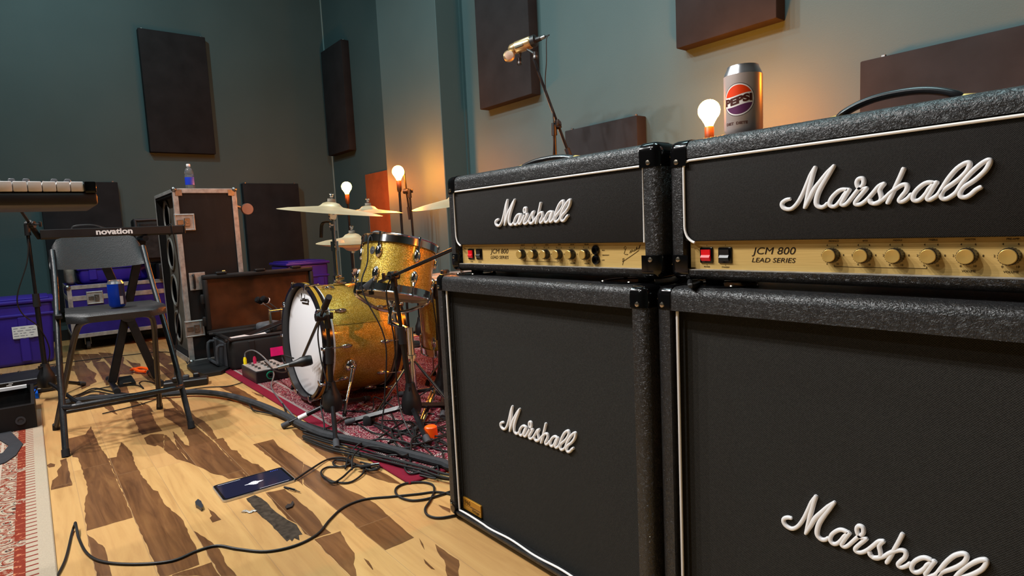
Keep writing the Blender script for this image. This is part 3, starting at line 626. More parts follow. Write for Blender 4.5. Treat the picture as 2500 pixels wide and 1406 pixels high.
def speaker_cab(xl, yf, w, label, lc, badge):
    d, zb, zt = 0.36, 0.014, 0.738; xr = xl+w
    root = thing('guitar_speaker_cabinet', (xl+w/2, yf+d/2, 0), label, 'speaker cabinet', 'speaker cabinets under the amplifier heads')
    x0, x1, z0, z1 = xl+0.034, xr-0.032, 0.031, 0.694
    build('cabinet_shell', shell((xl, yf, zb), (xr, yf+d, zt), 0.017, (x0, x1, z0, z1), 0.05), VINYL, root, 40)
    corner_caps(root, (xl, yf, zb), (xr, yf+d, zt), 0.017, (0.036, 0.05, 0.042))
    build('grille_cloth', MB().span((x0+0.001, yf+0.028, z0+0.001), (x1-0.001, yf+0.045, z1-0.001)), GRILLE_C, root)
    yy = yf+0.010
    path = [V3((x0+0.010, yy, z1-0.002)), V3((x0+0.010, yy, z0+0.004)), V3((x1-0.004, yy, z0+0.004)), V3((x1-0.004, yy, z1-0.002))]
    pp = []
    for a, b in zip(path[:-1], path[1:]):
        for k in range(40):
            p = a.lerp(b, k/40)
            if abs(a.z-b.z) < 1e-6 and badge: p.z += 0.0025*math.sin(k*0.55)*(0.4 if k < 8 else 1)
            pp.append(p)
    pp.append(path[-1])
    build('piping', MB().tube(pp, 0.0029, 8), PIPING, root)
    build('script_logo', script_logo(xl+lc[0], yf+0.0285, lc[1], lc[2], lc[3]), LOGOW, root, 60, label='raised white cursive lettering')
    if badge:
        bx0, bx1, bz0, bz1 = x0+0.013, x0+0.103, z0+0.006, z0+0.043
        b = build('model_badge', MB().span((bx0, yf+0.022, bz0), (bx1, yf+0.0282, bz1), None, 0.001, 1), mat('gold_badge_plate', '#c08a2c', 0.4, 0.5), root, label='small gold model badge')
        M = lambda x, z: frame((x, yf+0.0218, z), (0, -1, 0), (1, 0, 0))
        tx = MB(); tx.text('1960', 0.017, M(bx0+0.021, bz1-0.0115), 0.0002, 0, 0, 0.034); tx.text('Vintage', 0.013, M(bx0+0.064, bz0+0.0095), 0.0002, 0.15, 0, 0.036)
        for z in (bz1-0.0205, bz0+0.0185): tx.tube([(bx0+(0.038 if z > bz0+0.018 else 0.003), yf+0.0217, z), (bx1-0.003, yf+0.0217, z)], 0.0004, 4)
        build('badge_lettering', tx, INK, b)
    for sx in (0.105, w-0.105):
        cy = yf+0.075; cx = xl+sx; m = MB()
        m.lathe([(0.058, 0), (0.057, 0.003), (0.046, 0.0035), (0.044, 0.002), (1e-5, 0.002)], 28, Matrix.Translation((cx, cy, zt)))
        cu = build('caster_cup', m, GLOSSB, root)
        for a in range(4): build('screw', MB().lathe([(0.005, 0), (0.004, 0.0015), (1e-5, 0.002)], 12, Matrix.Translation((cx+0.051*math.cos(a*PI/2+PI/4), cy+0.051*math.sin(a*PI/2+PI/4), zt+0.0032))), SCREWM, cu)
    for sx in (0.06, w-0.06):
        for sy in (0.05, d-0.05): build('rubber_foot', MB().lathe([(0.02, 0), (0.022, 0.0142)], 18, at(xl+sx, yf+sy, 0)), RUBBER, root)
    return root
speaker_cab(-1.505, 0.918, 0.765, 'black speaker cabinet with a small gold badge and peeling white piping, left stack', (0.391, 0.3665, 1.10, 1.16), True)
speaker_cab(-0.731, 0.937, 0.77, 'black speaker cabinet cut by the right and bottom edges of the photo', (0.380, 0.369, 1.074, 1.15), False)
amp_head(-1.467, 0.950, 1.0145, 'black amplifier head with gold panel on the left speaker cabinet', 0.0, (0.3605, 0.9018, 1.067, 1.02, 0.32, 0.25, 0.016), False)
amp_head(-0.716, 0.965, 1.0095, 'black amplifier head with gold panel carrying the silver soda can', 0.013, (0.358, 0.9036, 1.045, 1.015, 0.352, 0.215, 0.028), True)
# ================================================================ DRUM KIT
def sparkle():
    t = NT('gold_sparkle_wrap'); vec = t.coord(); vo = t.n('ShaderNodeTexVoronoi'); t.l(vec, vo.inputs[0]); vo.inputs['Scale'].default_value = 520
    sp = t.n('ShaderNodeSeparateColor'); t.l(vo.outputs['Color'], sp.inputs[0])
    t.l(t.ramp(sp.outputs[0], [(0.0, (0.30, 0.17, 0.012)), (0.5, (0.52, 0.33, 0.035)), (0.85, (0.72, 0.50, 0.08)), (1.0, (1.0, 0.86, 0.35))]), t.b.inputs['Base Color'])
    t.b.inputs['Metallic'].default_value = 0.55; t.b.inputs['Roughness'].default_value = 0.36; t.b.inputs['Coat Weight'].default_value = 0.7
    t.b.inputs['Coat Roughness'].default_value = 0.06
    mp = t.n('ShaderNodeVectorMath', operation='SUBTRACT'); t.l(vo.outputs['Color'], mp.inputs[0]); mp.inputs[1].default_value = (0.5, 0.5, 0.5)
    sc = t.n('ShaderNodeVectorMath', operation='SCALE'); t.l(mp.outputs[0], sc.inputs[0]); sc.inputs['Scale'].default_value = 0.36
    ge = t.n('ShaderNodeNewGeometry'); ad = t.n('ShaderNodeVectorMath', operation='ADD'); t.l(ge.outputs['Normal'], ad.inputs[0]); t.l(sc.outputs[0], ad.inputs[1])
    nm = t.n('ShaderNodeVectorMath', operation='NORMALIZE'); t.l(ad.outputs[0], nm.inputs[0]); t.l(nm.outputs[0], t.b.inputs['Normal'])
    return t.mat
SPARK = sparkle()
HEADW = mat('white_drum_head', '#e3e4e8', 0.35, 0, 0.4)
HEADF = mat('frosted_drum_head', '#a79c8c', 0.5, 0, 0.3)
HOOPB = mat('black_lacquer_hoop', '#141418', 0.18, 0, 0.5)
GOLDIN = mat('gold_hoop_inlay', '#c79f3a', 0.3, 0.4, vary=0.3, vscale=300)
DARKIN = mat('dark_drum_inside', '#17120c', 0.7)
def bronze():
    t = NT('cymbal_bronze'); tc = t.n('ShaderNodeTexCoord'); ln = t.n('ShaderNodeVectorMath', operation='LENGTH'); t.l(tc.outputs['Object'], ln.inputs[0])
    s = t.math('SINE', t.math('MULTIPLY', ln.outputs['Value'], 900)); n = t.noise(tc.outputs['Object'], 12, 3)
    t.l(t.ramp(t.math('ADD', t.math('MULTIPLY', s, 0.15), n), [(0.2, (0.80, 0.62, 0.35)), (0.8, (0.95, 0.82, 0.56))]), t.b.inputs['Base Color'])
    t.b.inputs['Metallic'].default_value = 0.75; t.b.inputs['Roughness'].default_value = 0.38; t.b.inputs['Anisotropic'].default_value = 0.5
    t.bump(s, 0.12, 0.0006); return t.mat
BRONZE = bronze()
def lug_mb(p, out, along, L=0.05, r=0.011):
    """a cast lug: a teardrop block standing on the shell"""
    M = frame(p, out, along); mb = MB()
    mb.ball((0, 0, 0.004), 1.0, M, 14, (L/2, r, 0.013)); mb.cyl((-L/2*0.3, 0, 0), (L/2*1.25, 0, 0.009), r*0.42, n=10, M=M); return mb

# ---- bass drum
KA = V3((-3.06, 1.05, 0.335)); KB = V3((-3.06, 1.50, 0.316))
kM = frame(KA, KB-KA, (1, 0, 0)); kL = (KB-KA).length
def kp(a, r, d): return kM @ V3((r*math.cos(a), -r*math.sin(a), d))
def kn(a): return (kp(a, 1, 0)-kp(a, 0, 0)).normalized()
kaxis = (KB-KA).normalized()
kick = thing('bass_drum', (-3.06, 1.27, 0.009), 'gold sparkle bass drum with white front head on the crimson rug', 'drum')
R = 0.283
build('shell', MB().lathe([(R, 0.066), (R, kL-0.066)], 96, kM, cap=False), SPARK, kick)
build('shell_seam', MB().add([kp(0.36+0.0*k, R+0.0004, 0.07) if k == 0 else kp(0.36, R+0.0004, kL-0.07) if k == 1 else kp(0.3665, R+0.0004, kL-0.07) if k == 2 else kp(0.3665, R+0.0004, 0.07) for k in range(4)], [(0, 1, 2, 3)]), INK, kick)
for nm, d0, d1, sgn in (('front_hoop', 0.0, 0.05, 1), ('rear_hoop', kL, kL-0.05, -1)):
    ro = R+0.018
    h = build(nm, MB().lathe([(R+0.002, d0), (ro, d0), (ro, d1), (R+0.002, d1), (R+0.002, d0)], 96, kM), HOOPB, kick)
    build('hoop_inlay', MB().lathe([(ro+0.0006, d0+sgn*0.016), (ro+0.0006, d0+sgn*0.034)], 96, kM, cap=False), GOLDIN, h)
build('front_head', MB().lathe([(R+0.001, 0.062), (R+0.004, 0.050), (R-0.004, 0.034), (R-0.012, 0.031), (1e-5, 0.031)], 96, kM, cap=False), HEADW, kick)
build('rear_head', MB().lathe([(R+0.001, kL-0.062), (R-0.004, kL-0.034), (1e-5, kL-0.034)], 64, kM, cap=False), HEADF, kick)
build('head_collar', MB().lathe([(R+0.006, 0.0505), (R+0.006, 0.064), (R, 0.066)], 96, kM, cap=False), mat('white_collar', '#dfe2e4', 0.3), kick)
lg = MB(); Mh = frame(kM @ V3((-0.004, -0.215, 0.0302)), -kaxis, (1, 0, 0)) @ Matrix.Diagonal((0.72, 0.62, 1, 1))
curs = [[(-78, 8), (-66, 26), (-60, 40), (-68, 44), (-72, 30), (-74, 4), (-80, -10), (-90, -14), (-84, -20), (-64, -12), (-52, -16)], [(-50, 8), (-52, -10), (-44, -14), (-36, 8), (-36, -10), (-32, -14)],
        [(-10, 4), (-20, 8), (-26, -4), (-20, -14), (-10, -4), (-2, 38), (-8, -10), (-2, -14)], [(2, 6), (4, -10), (10, -13), (16, 5), (17, -10), (23, -13), (29, 6), (34, 4)], [(38, 6), (36, -10), (42, -14)], [(40, 18), (41, 19)],
        [(66, 4), (56, 8), (50, -4), (56, -14), (66, 0), (66, -22), (58, -32), (52, -26), (80, -6)]]
for S in curs: lg.tube(smooth([V3((a/1000, b/1000, 0.0006)) for a, b in S], 5), 0.0034, 6, Mh, flat=0.15)
lg.span((-0.06, -0.040, 0.0004), (0.07, -0.026, 0.001), Mh)
build('head_logo', lg, INK, kick)
for k in range(10):
    a = PI/2+2*PI*k/10+0.31
    for d0, s in ((0.0, 1), (kL, -1)):
        c = MB(); p = kp(a, R+0.021, d0+s*0.018)
        c.box((0, 0, 0), (0.012, 0.016, 0.05), frame(p, kaxis, kn(a)), 0.003, 2)
        c.box((0, 0, 0), (0.03, 0.016, 0.007), frame(kp(a, R+0.011, d0-s*0.004), kaxis, kn(a)), 0.002, 2)
        c.ball((0, 0, 0), 0.008, frame(kp(a, R+0.026, d0+s*0.002), kaxis, kn(a)), 10)
        build('hoop_claw', c, CHROME, kick)
        build('tension_rod', MB().cyl(kp(a, R+0.022, d0+s*0.03), kp(a, R+0.014, d0+s*0.112), 0.0028, n=8), CHROME, kick)
        build('lug', lug_mb(kp(a, R, d0+s*0.122), kn(a), -kaxis*s, 0.058, 0.012), CHROME, kick)
for a, foot in ((-0.36, V3((-2.70, 1.10, 0.010))), (PI+0.36, V3((-3.42, 1.10, 0.010)))):
    p = kp(a, R, 0.145); n = kn(a)
    sp = MB(); sp.lathe([(0.034, 0), (0.034, 0.006), (0.030, 0.018), (0.020, 0.030), (1e-5, 0.034)], 24, frame(p, n)); sp.ball(p+n*0.032, 0.017)
    b = build('spur_bracket', sp, CHROME, kick)
    q = p+n*0.034
    leg = MB(); leg.cyl(q, q.lerp(foot, 0.30), 0.013, 0.011); leg.cyl(q.lerp(foot, 0.25), foot+V3((0, 0, 0.012)), 0.0078)
    l = build('spur_leg', leg, CHROME, kick); build('rubber_tip', MB().cyl(foot+V3((0, 0, 0.0)), foot.lerp(q, 0.09), 0.009, 0.011), RUBBER, l)
mp = MB(); tp = kp(PI/2-0.05, R, 0.20); mp.box((0, 0, 0.006), (0.06, 0.075, 0.012), frame(tp, kn(PI/2)), 0.003, 2); mp.box((0, 0, 0.03), (0.034, 0.04, 0.04), frame(tp, kn(PI/2)), 0.005, 2)
mp.cyl(tp+V3((0.018, 0, 0.034)), tp+V3((0.05, 0, 0.034)), 0.006); mp.box((0.056, 0, 0.034), (0.006, 0.03, 0.012), Matrix.Translation(tp), 0.002, 1)
build('cymbal_arm_mount', mp, CHROME, kick)

# ---- a drum shell with hoops, lugs and heads, standing along an axis
def shell_drum(name, base, axis, r, depth, label, lugs, spin=0.0, top=HEADF, badge=None, rim='chrome'):
    axis = V3(axis).normalized(); M = frame(base, axis, V3((1, 0, 0))); c = M @ V3((0, 0, 0))
    o = thing(name, c, label, 'drum')
    build('shell', MB().lathe([(r, 0.012), (r, depth-0.012)], 72, M, cap=False), SPARK, o)
    for nm, z0, z1, zh, mm in (('top_hoop', depth+0.012, depth-0.028, depth, top), ('bottom_hoop', -0.012, 0.028, 0.0, HEADF)):
        s = 1 if z0 > z1 else -1
        build(nm, MB().lathe([(r+0.004, z1), (r+0.010, z1), (r+0.009, z0-s*0.008), (r+0.014, z0-s*0.003), (r+0.012, z0), (r+0.005, z0), (r+0.004, z1)], 72, M), CHROME, o)
        build('drum_head', MB().lathe([(r+0.003, zh-s*0.012), (r+0.001, zh), (1e-5, zh)], 64, M, cap=False), mm, o)
    for k in range(lugs):
        a = spin+2*PI*k/lugs; out = (M @ V3((math.cos(a), math.sin(a), 0))-c).normalized()
        for z, s in ((depth-0.072, 1), (0.072, -1)):
            p = M @ V3((r*math.cos(a), r*math.sin(a), z)); lm = lug_mb(p, out, axis*s, 0.062, 0.017)
            build('lug', lm, CHROME, o)
            e = M @ V3(((r+0.012)*math.cos(a), (r+0.012)*math.sin(a), depth+0.008 if s > 0 else -0.008))
            t = MB(); t.cyl(p+out*0.010, e, 0.003, n=8); t.cyl(e-axis*s*0.012, e+axis*s*0.006, 0.0055, n=8); build('tension_rod', t, CHROME, o)
    if badge is not None:
        a = badge; out = (M @ V3((math.cos(a), math.sin(a), 0))-c).normalized(); p = M @ V3((r*math.cos(a), r*math.sin(a), depth*0.72))
        b = MB(); b.prism([(0.014*math.cos(q)*(1.0 if i % 2 else 1.12), 0.018*math.sin(q)) for i, q in enumerate([2*PI*j/16 for j in range(16)])], 0, 0.0025, frame(p, out, axis.cross(out)))
        b.lathe([(0.005, 0.0025), (0.004, 0.004), (1e-5, 0.004)], 12, frame(p, out)); build('badge', b, STEEL, o)
    return o, M
tom, TM = shell_drum('rack_tom', (-2.56, 1.33, 0.575), (-0.09, 0.27, 0.95), 0.168, 0.245, 'gold sparkle rack tom tilted above the bass drum', 6, -1.05, HEADF, -1.28)
bk = MB(); bk.tube(smooth([TM @ V3((-0.165, 0.03, 0.10)), TM @ V3((-0.20, 0.05, 0.09)), V3((-2.84, 1.40, 0.62)), V3((-2.90, 1.40, 0.585))], 5), 0.011, 12); bk.box((0, 0, 0), (0.05, 0.06, 0.05), Matrix.Translation((-2.90, 1.40, 0.577)), 0.008, 2)
build('mounting_bracket', bk, CHROME, tom)
ft, FM = shell_drum('floor_tom', (-2.83, 1.86, 0.205), (0.0, -0.04, 1), 0.203, 0.40, 'amber lit floor tom on chrome legs behind the microphone stands', 8, 0.3)
for k in range(3):
    a = 2*PI*k/3-0.9; p = FM @ V3((0.222*math.cos(a), 0.222*math.sin(a), 0.17)); q = FM @ V3((0.24*math.cos(a), 0.24*math.sin(a), 0)); q.z = 0.03
    l = build('leg', MB().tube([p+V3((0, 0, 0.16)), p, q+V3((0, 0, 0.05)), q], 0.006, 10), CHROME, ft); build('rubber_foot', MB().lathe([(0.014, 0), (0.016, 0.01), (0.010, 0.028)], 14, Matrix.Translation((q.x, q.y, 0.009))), RUBBER, l)
    build('leg_bracket', MB().box((0, 0, 0), (0.03, 0.03, 0.06), Matrix.Translation(p), 0.006, 2), CHROME, ft)
ss = thing('snare_stand', (-2.58, 1.42, 0.009), 'chrome basket stand carrying the tilted rack tom', 'stand')
sb = V3((-2.52, 1.385, 0)); bt = TM @ V3((0, 0, -0.03)); sa_ = TM.to_3x3() @ V3((0, 0, 1))
build('tube', MB().cyl(sb+V3((0, 0, 0.12)), sb+V3((0, 0, 0.40)), 0.013), CHROME, ss)
m = MB(); m.cyl(sb+V3((0.03, -0.02, 0.28)), sb+V3((0.03, -0.02, 0.42)), 0.016); m.cyl(sb+V3((0.03, -0.02, 0.275)), sb+V3((0.03, -0.02, 0.29)), 0.024); m.tube([sb+V3((0, 0, 0.40)), bt-sa_*0.10, bt-sa_*0.03], 0.014, 10); build('adjuster', m, CHROME, ss)
for k in range(3):
    a = 2*PI*k/3+0.5; d = TM.to_3x3() @ V3((math.cos(a), math.sin(a), 0)); d2 = V3((math.cos(a), math.sin(a), 0))
    build('basket_arm', MB().tube(smooth([bt-sa_*0.05, bt+d*0.08-sa_*0.045, bt+d*0.172-sa_*0.008, bt+d*0.19+sa_*0.012, bt+d*0.19+sa_*0.04], 4), 0.008, 8), CHROME, ss)
    build('leg', MB().tube([sb+d2*0.015+V3((0, 0, 0.25)), sb+d2*0.22+V3((0, 0, 0.022))], 0.009, 8, flat=0.6), CHROME, ss)

# ---- cymbals: each bronze disc is a thing, so is each stand
def cymbal(name, c, tilt_axis, r, label, hats=False):
    ax = V3(tilt_axis).normalized(); o = thing(name, c, label, 'cymbal', 'cymbals around the drum kit'); M = frame(c, ax, (1, 0, 0))
    def disc(M, sgn=1):
        pr = [(0.006, 0.030), (0.02, 0.029), (0.04, 0.022), (0.052, 0.010), (0.062, 0.004), (r*0.5, -0.004), (r*0.8, -0.013), (r*0.97, -0.022), (r, -0.024), (r*0.97, -0.0235), (r*0.8, -0.0145), (r*0.5, -0.0055), (0.06, 0.002), (0.04, 0.020), (0.006, 0.028)]
        return MB().lathe([(a, b*sgn) for a, b in pr], 80, M)
    build('bronze_disc', disc(M), BRONZE, o)
    if hats: build('bottom_disc', disc(M @ Matrix.Translation((0, 0, -0.05)), -1), BRONZE, o)
    f = MB().lathe([(0.006, 0.030), (0.019, 0.031), (0.019, 0.045), (0.006, 0.046)], 20, M); build('felt_washer', f, mat('grey_felt', '#77736c', 0.95, 0, 0.1), o)
    w = MB(); w.cyl((0, 0, 0.044), (0, 0, 0.066), 0.0035, n=8, M=M); w.ball((0, 0, 0.060), 0.010, M, 12); w.box((0, 0, 0.066), (0.034, 0.006, 0.014), M, 0.003, 2); w.ball((-0.016, 0, 0.070), 0.006, M, 8); w.ball((0.016, 0, 0.070), 0.006, M, 8)
    build('wing_nut', w, CHROME, o); return o
def knob(mb, p, d, r=0.007, L=0.026, M=None):
    d = V3(d).normalized(); p = V3(p); mb.cyl(p, p+d*L, r*0.5, n=8); mb.box((0, 0, 0), (r*3.4, r*0.9, r*1.7), frame(p+d*L, d), 0.003, 2)
def cym_stand(x, y, zb, ztop, label, tilt=None, legs=True):
    o = thing('cymbal_stand', (x, y, zb), label, 'stand', 'stands holding the cymbals')
    b = V3((x, y, 0)); h = ztop-zb
    t1 = zb+h*0.45; t2 = zb+h*0.75
    build('lower_tube', MB().cyl((x, y, zb+(0.08 if legs else 0)), (x, y, t1), 0.014), CHROME, o)
    m = MB(); m.cyl((x, y, t1-0.03), (x, y, t1+0.02), 0.02); knob(m, (x+0.015, y, t1), (1, -0.6, 0)); build('height_collar', m, CHROME, o)
    build('middle_tube', MB().cyl((x, y, t1), (x, y, t2), 0.0105), CHROME, o)
    m = MB(); m.cyl((x, y, t2-0.03), (x, y, t2+0.02), 0.0165); knob(m, (x+0.012, y, t2), (0.3, -1, 0)); m.lathe([(0.018, -0.012), (0.022, -0.006), (0.022, 0.006), (0.018, 0.012)], 18, frame((x, y, t2+0.045), (1, 0, 0))); build('tilter', m, CHROME, o)
    build('top_rod', MB().cyl((x, y, t2), (x, y, ztop+0.03), 0.0045, n=10), CHROME, o)
    build('cup_washer', MB().lathe([(0.006, -0.03), (0.014, -0.03), (0.018, 0.0), (0.006, 0.0)], 18, Matrix.Translation((x, y, ztop-0.006))), CHROME, o)
    if legs:
        for k in range(3):
            a = 2*PI*k/3+0.2; d = V3((math.cos(a), math.sin(a), 0))
            l = build('leg', MB().tube([b+d*0.012+V3((0, 0, zb+0.30)), b+d*0.24+V3((0, 0, 0.028))], 0.010, 8, flat=0.5), CHROME, o)
            build('rubber_foot', MB().cyl(b+d*0.24+V3((0, 0, 0.009)), b+d*0.23+V3((0, 0, 0.04)), 0.013, 0.011), RUBBER, l)
    return o
pr = onY(808, 507, 1.24)
cymbal('ride_cymbal', pr, (0.10, 0.08, 1), 0.262, 'large cymbal nearest the road case, above the bass drum', False)
st = cym_stand(tp.x, tp.y, tp.z+0.05, pr.z, 'chrome cymbal arm rising from the top of the bass drum', None, False)
lv = MB(); lv.tube(smooth([(tp.x, tp.y, pr.z-0.075), (tp.x-0.045, tp.y-0.02, pr.z-0.07), (tp.x-0.075, tp.y-0.03, pr.z-0.085), (tp.x-0.085, tp.y-0.035, pr.z-0.15)], 4), [0.009]*6+[0.011]*7, 10, flat=0.6)
build('adjusting_lever', lv, PLASTIC, st)
pc = onY(899, 513, 1.74)
cymbal('crash_cymbal', pc, (0.02, 0.01, 1), 0.225, 'cymbal between the two glowing bulbs, behind the rack tom'); cym_stand(pc.x, pc.y, 0.009, pc.z, 'stand of the cymbal between the two glowing bulbs')
ph = onY(860, 581, 1.56)
cymbal('hi_hat_cymbals', ph, (0.06, -0.02, 1), 0.215, 'lowest pair of cymbals, just left of the rack tom', True); hs = cym_stand(ph.x, ph.y, 0.009, ph.z-0.055, 'chrome stand under the lowest pair of cymbals')
pv = onY(1118, 484, 1.9)
cymbal('crash_cymbal', pv, (0.02, -0.16, 1), 0.262, 'pale cymbal half hidden behind the left amplifier head'); cym_stand(pv.x, pv.y, 0.009, pv.z, 'stand of the cymbal half hidden behind the amplifier head')
# ================================================================ MICROPHONE STANDS, BULB LAMPS
def mic_stand(label, base, top, hub, feet, boom=None, legs='round', tape=None, group='black microphone stands', rug=0.009):
    x, y = base; o = thing('microphone_stand', (x, y, rug), label, 'microphone stand', group); t = V3(top); b = V3((x, y, hub))
    h = MB(); h.lathe([(0.020, 0.085), (0.026, 0.05), (0.040, 0.02), (0.046, -0.02), (0.040, -0.05), (0.020, -0.06), (1e-5, -0.06)], 24, Matrix.Translation(b)); build('tripod_hub', h, PLASTIC, o)
    k = MB(); knob(k, b+V3((0.018, -0.012, 0.07)), (1, -0.7, 0)); build('hub_knob', k, PLASTIC, o)
    for i, f in enumerate(feet):
        F = V3((f[0], f[1], f[2] if len(f) > 2 else rug)); d = (V3((F.x, F.y, 0))-V3((x, y, 0))).normalized(); p = b+d*0.03+V3((0, 0, -0.025)); F2 = F+V3((0, 0, 0.014))
        l = build('leg', MB().tube([p, F2.lerp(p, 0.06)], 0.0105 if legs == 'round' else 0.013, 12 if legs == 'round' else 4), BLACKM, o)
        build('rubber_foot', MB().cyl(F2.lerp(p, 0.15), F2+(F2-p).normalized()*0.006, 0.0135, 0.0138, 14), GREYRUB, l)
        if tape == i: build('white_tape', MB().cyl(F2.lerp(p, 0.36), F2.lerp(p, 0.56), 0.0118, n=14), WHITEP, l)
    mid = b.lerp(t, 0.5)
    build('lower_tube', MB().cyl(b, mid+(t-b)*0.04, 0.0125), BLACKM, o)
    c = MB(); c.cyl(mid-(t-b).normalized()*0.02, mid+(t-b).normalized()*0.055, 0.0185, 0.0165, 18); build('clutch_grip', c, RUBBER, o)
    build('upper_tube', MB().cyl(mid, t, 0.0085), BLACKM, o)
    if boom:
        A, B = V3(boom[0]), V3(boom[1]); m = MB(); ax = (B-A).normalized(); hit = A+ax*((t-A).dot(ax)); s = ax.cross(V3((0, 0, 1))).normalized()
        m.cyl(t-V3((0, 0, 0.05)), t+V3((0, 0, 0.012)), 0.015, 0.013); m.cyl(hit-s*0.022, hit+s*0.022, 0.019, n=18); m.cyl(hit-ax*0.022, hit+ax*0.022, 0.0145); m.tube([t+V3((0, 0, 0.0)), hit], 0.012, 12); knob(m, hit+s*0.02, s, 0.009, 0.03)
        cl = build('boom_clutch', m, PLASTIC, o)
        build('boom_arm', MB().cyl(A, B, 0.0072), BLACKM, o)
        w = MB(); e = A if len(boom) < 3 else B; dd = (ax if e is A else -ax); w.cyl(e-dd*0.012, e+dd*0.085, 0.0135, 0.0145, 16); build('end_grip', w, RUBBER, o)
    return o
# stand in front of the bass drum with a short boom down to the head
sa = V3((-2.655, 1.05))
mic_stand('microphone stand with white taped leg in front of the bass drum', (-2.655, 1.03), (-2.635, 1.03, 0.50), 0.115, [(-2.76, 0.835, 0.0007), (-2.30, 0.895, 0.0007), (-2.86, 1.30)], ((-2.50, 0.99, 0.60), (-2.99, 1.03, 0.27)), tape=0)
# pair of stands between the drum kit and the left amplifier stack
mic_stand('microphone stand nearest the left speaker cabinet, boom crossing the gold tom', (-2.345, 1.27), (-2.345, 1.225, 0.685), 0.115, [(-2.56, 1.055), (-2.06, 1.18), (-2.35, 1.60)], ((-2.66, 1.20, 0.60), (-1.78, 1.27, 0.83)), legs='flat')
mic_stand('microphone stand with a short low boom, behind the other two by the snare', (-2.53, 1.555), (-2.50, 1.53, 0.60), 0.105, [(-2.80, 1.45), (-2.36, 1.78), (-2.30, 1.40)], ((-2.62, 1.46, 0.62), (-2.40, 1.66, 0.44)))
# tall stand behind the left stack that carries the gold microphone
T0 = onY(1352, 292, 2.2)
mic_stand('tall microphone stand rising behind the left amplifier head', (T0.x+0.01, 2.2), (T0.x, T0.y, T0.z-0.03), 0.13, [(T0.x-0.28, 2.02), (T0.x+0.3, 2.06), (T0.x, 2.5)], (tuple(onY(1301, 140, 2.14)), tuple(onY(1398, 400, 2.27)), 1), rug=0.0)
# stand at the far left, in front of the chair
LB = V3((-4.36, 0.02, 0))
mic_stand('microphone stand at the left edge beside the folding chair', (-4.36, 0.02), (-4.36, 0.02, 1.00), 0.13, [tuple(fl(206, 1000)), (-4.62, 0.20), (-4.62, -0.16)], (tuple(onX(50, 513, -4.30)), tuple(onX(94, 577, -4.42)), 1), rug=0.0)
# boom stand beside the right hand bulb
B2 = onY(990, 468, 2.3)
mic_stand('slim boom stand beside the right glowing bulb behind the drums', (B2.x+0.10, 2.3), (B2.x+0.06, 2.3, B2.z), 0.13, [(B2.x-0.2, 2.1), (B2.x+0.35, 2.2), (B2.x+0.1, 2.47)], (tuple(onY(985, 412, 2.28)), tuple(onY(1001, 532, 2.32)), 1), rug=0.009)

def bulb_mat():
    t = NT('glowing_bulb_glass'); t.b.inputs['Base Color'].default_value = (1, 0.75, 0.4, 1); t.b.inputs['Emission Color'].default_value = (1.0, 0.24, 0.016, 1); t.b.inputs['Emission Strength'].default_value = BULB_E; return t.mat
BULB_E = 490.0
BULBM = bulb_mat()
SOCK = mat('bulb_socket_brown', '#5a3418', 0.4, 0.2)
def bulb_lamp(c, r, label, zf=0.0):
    c = V3(c); o = thing('bulb_lamp', (c.x, c.y, zf), label, 'lamp', 'bare bulb lamps on black poles')
    pr = [(1e-5, r)]+[(r*math.sin(a), r*math.cos(a)) for a in [PI*k/16 for k in range(1, 13)]]+[(r*0.45, -r*1.15), (r*0.33, -r*1.45)]
    build('glass_bulb', MB().lathe(pr, 28, Matrix.Translation(c)), BULBM, o, label='glowing orange bulb')
    z = c.z-r*1.45
    build('socket', MB().lathe([(r*0.36, z), (r*0.42, z-0.004), (r*0.42, z-0.07), (r*0.3, z-0.085), (1e-5, z-0.085)], 20, Matrix.Translation((c.x, c.y, 0))), SOCK, o)
    build('pole', MB().cyl((c.x, c.y, zf+0.015), (c.x, c.y, z-0.08), 0.0095), BLACKM, o)
    build('round_base', MB().lathe([(0.13, 0), (0.13, 0.008), (0.12, 0.014), (0.02, 0.018), (0.014, 0.05), (1e-5, 0.05)], 32, Matrix.Translation((c.x, c.y, zf))), BLACKM, o)
    return o
bulb_lamp(onY(846, 456, 2.25), 0.044, 'left bare glowing bulb behind the drums, nearer the room corner', 0.0007+0.0083)
bulb_lamp(onY(972, 419, 2.2), 0.044, 'right bare glowing bulb behind the drums, in front of the wall chase', 0.009)
bulb_lamp(onY(1731, 270, 2.33), 0.046, 'bare glowing bulb behind the soda can on the right amplifier')
bulb_lamp((0.12, 2.36, 1.33), 0.046, 'bare glowing bulb outside the right edge, lighting the wide panel')

# ---------------------------------------------------------------- microphones
GOLDMIC = mat('champagne_gold_mic_body', '#d8b98a', 0.28, 0.85)
MESHM = mat('dark_mic_grille', '#5d5a50', 0.5, 0.6, bump=0.5, bscale=900)
def clip(name_root, p, d, mats=PLASTIC): return MB().cyl(p, p+d, 0.02)
mt = onY(1250, 121, 2.10); mr = onY(1296, 103, 2.14); mc = (mt+mr)/2
gm = thing('condenser_microphone', mc, 'champagne gold condenser microphone held high on the boom stand', 'microphone')
ax = (mr-mt).normalized(); Mm = frame(mc, ax, V3((0, -1, 0)))
build('body', MB().lathe([(0.026, -0.035), (0.031, -0.03), (0.0315, 0.055), (0.027, 0.062), (1e-5, 0.062)], 28, Mm), GOLDMIC, gm)
build('grille', MB().lathe([(1e-5, -0.075), (0.018, -0.072), (0.027, -0.06), (0.029, -0.035)], 28, Mm), GOLDMIC, gm)
build('side_window', MB().box((0, 0, 0), (0.022, 0.012, 0.05), frame(mc-ax*0.005+V3((0.018, -0.022, -0.008)), ax, V3((0, -1, 0))), 0.003, 2), MESHM, gm)
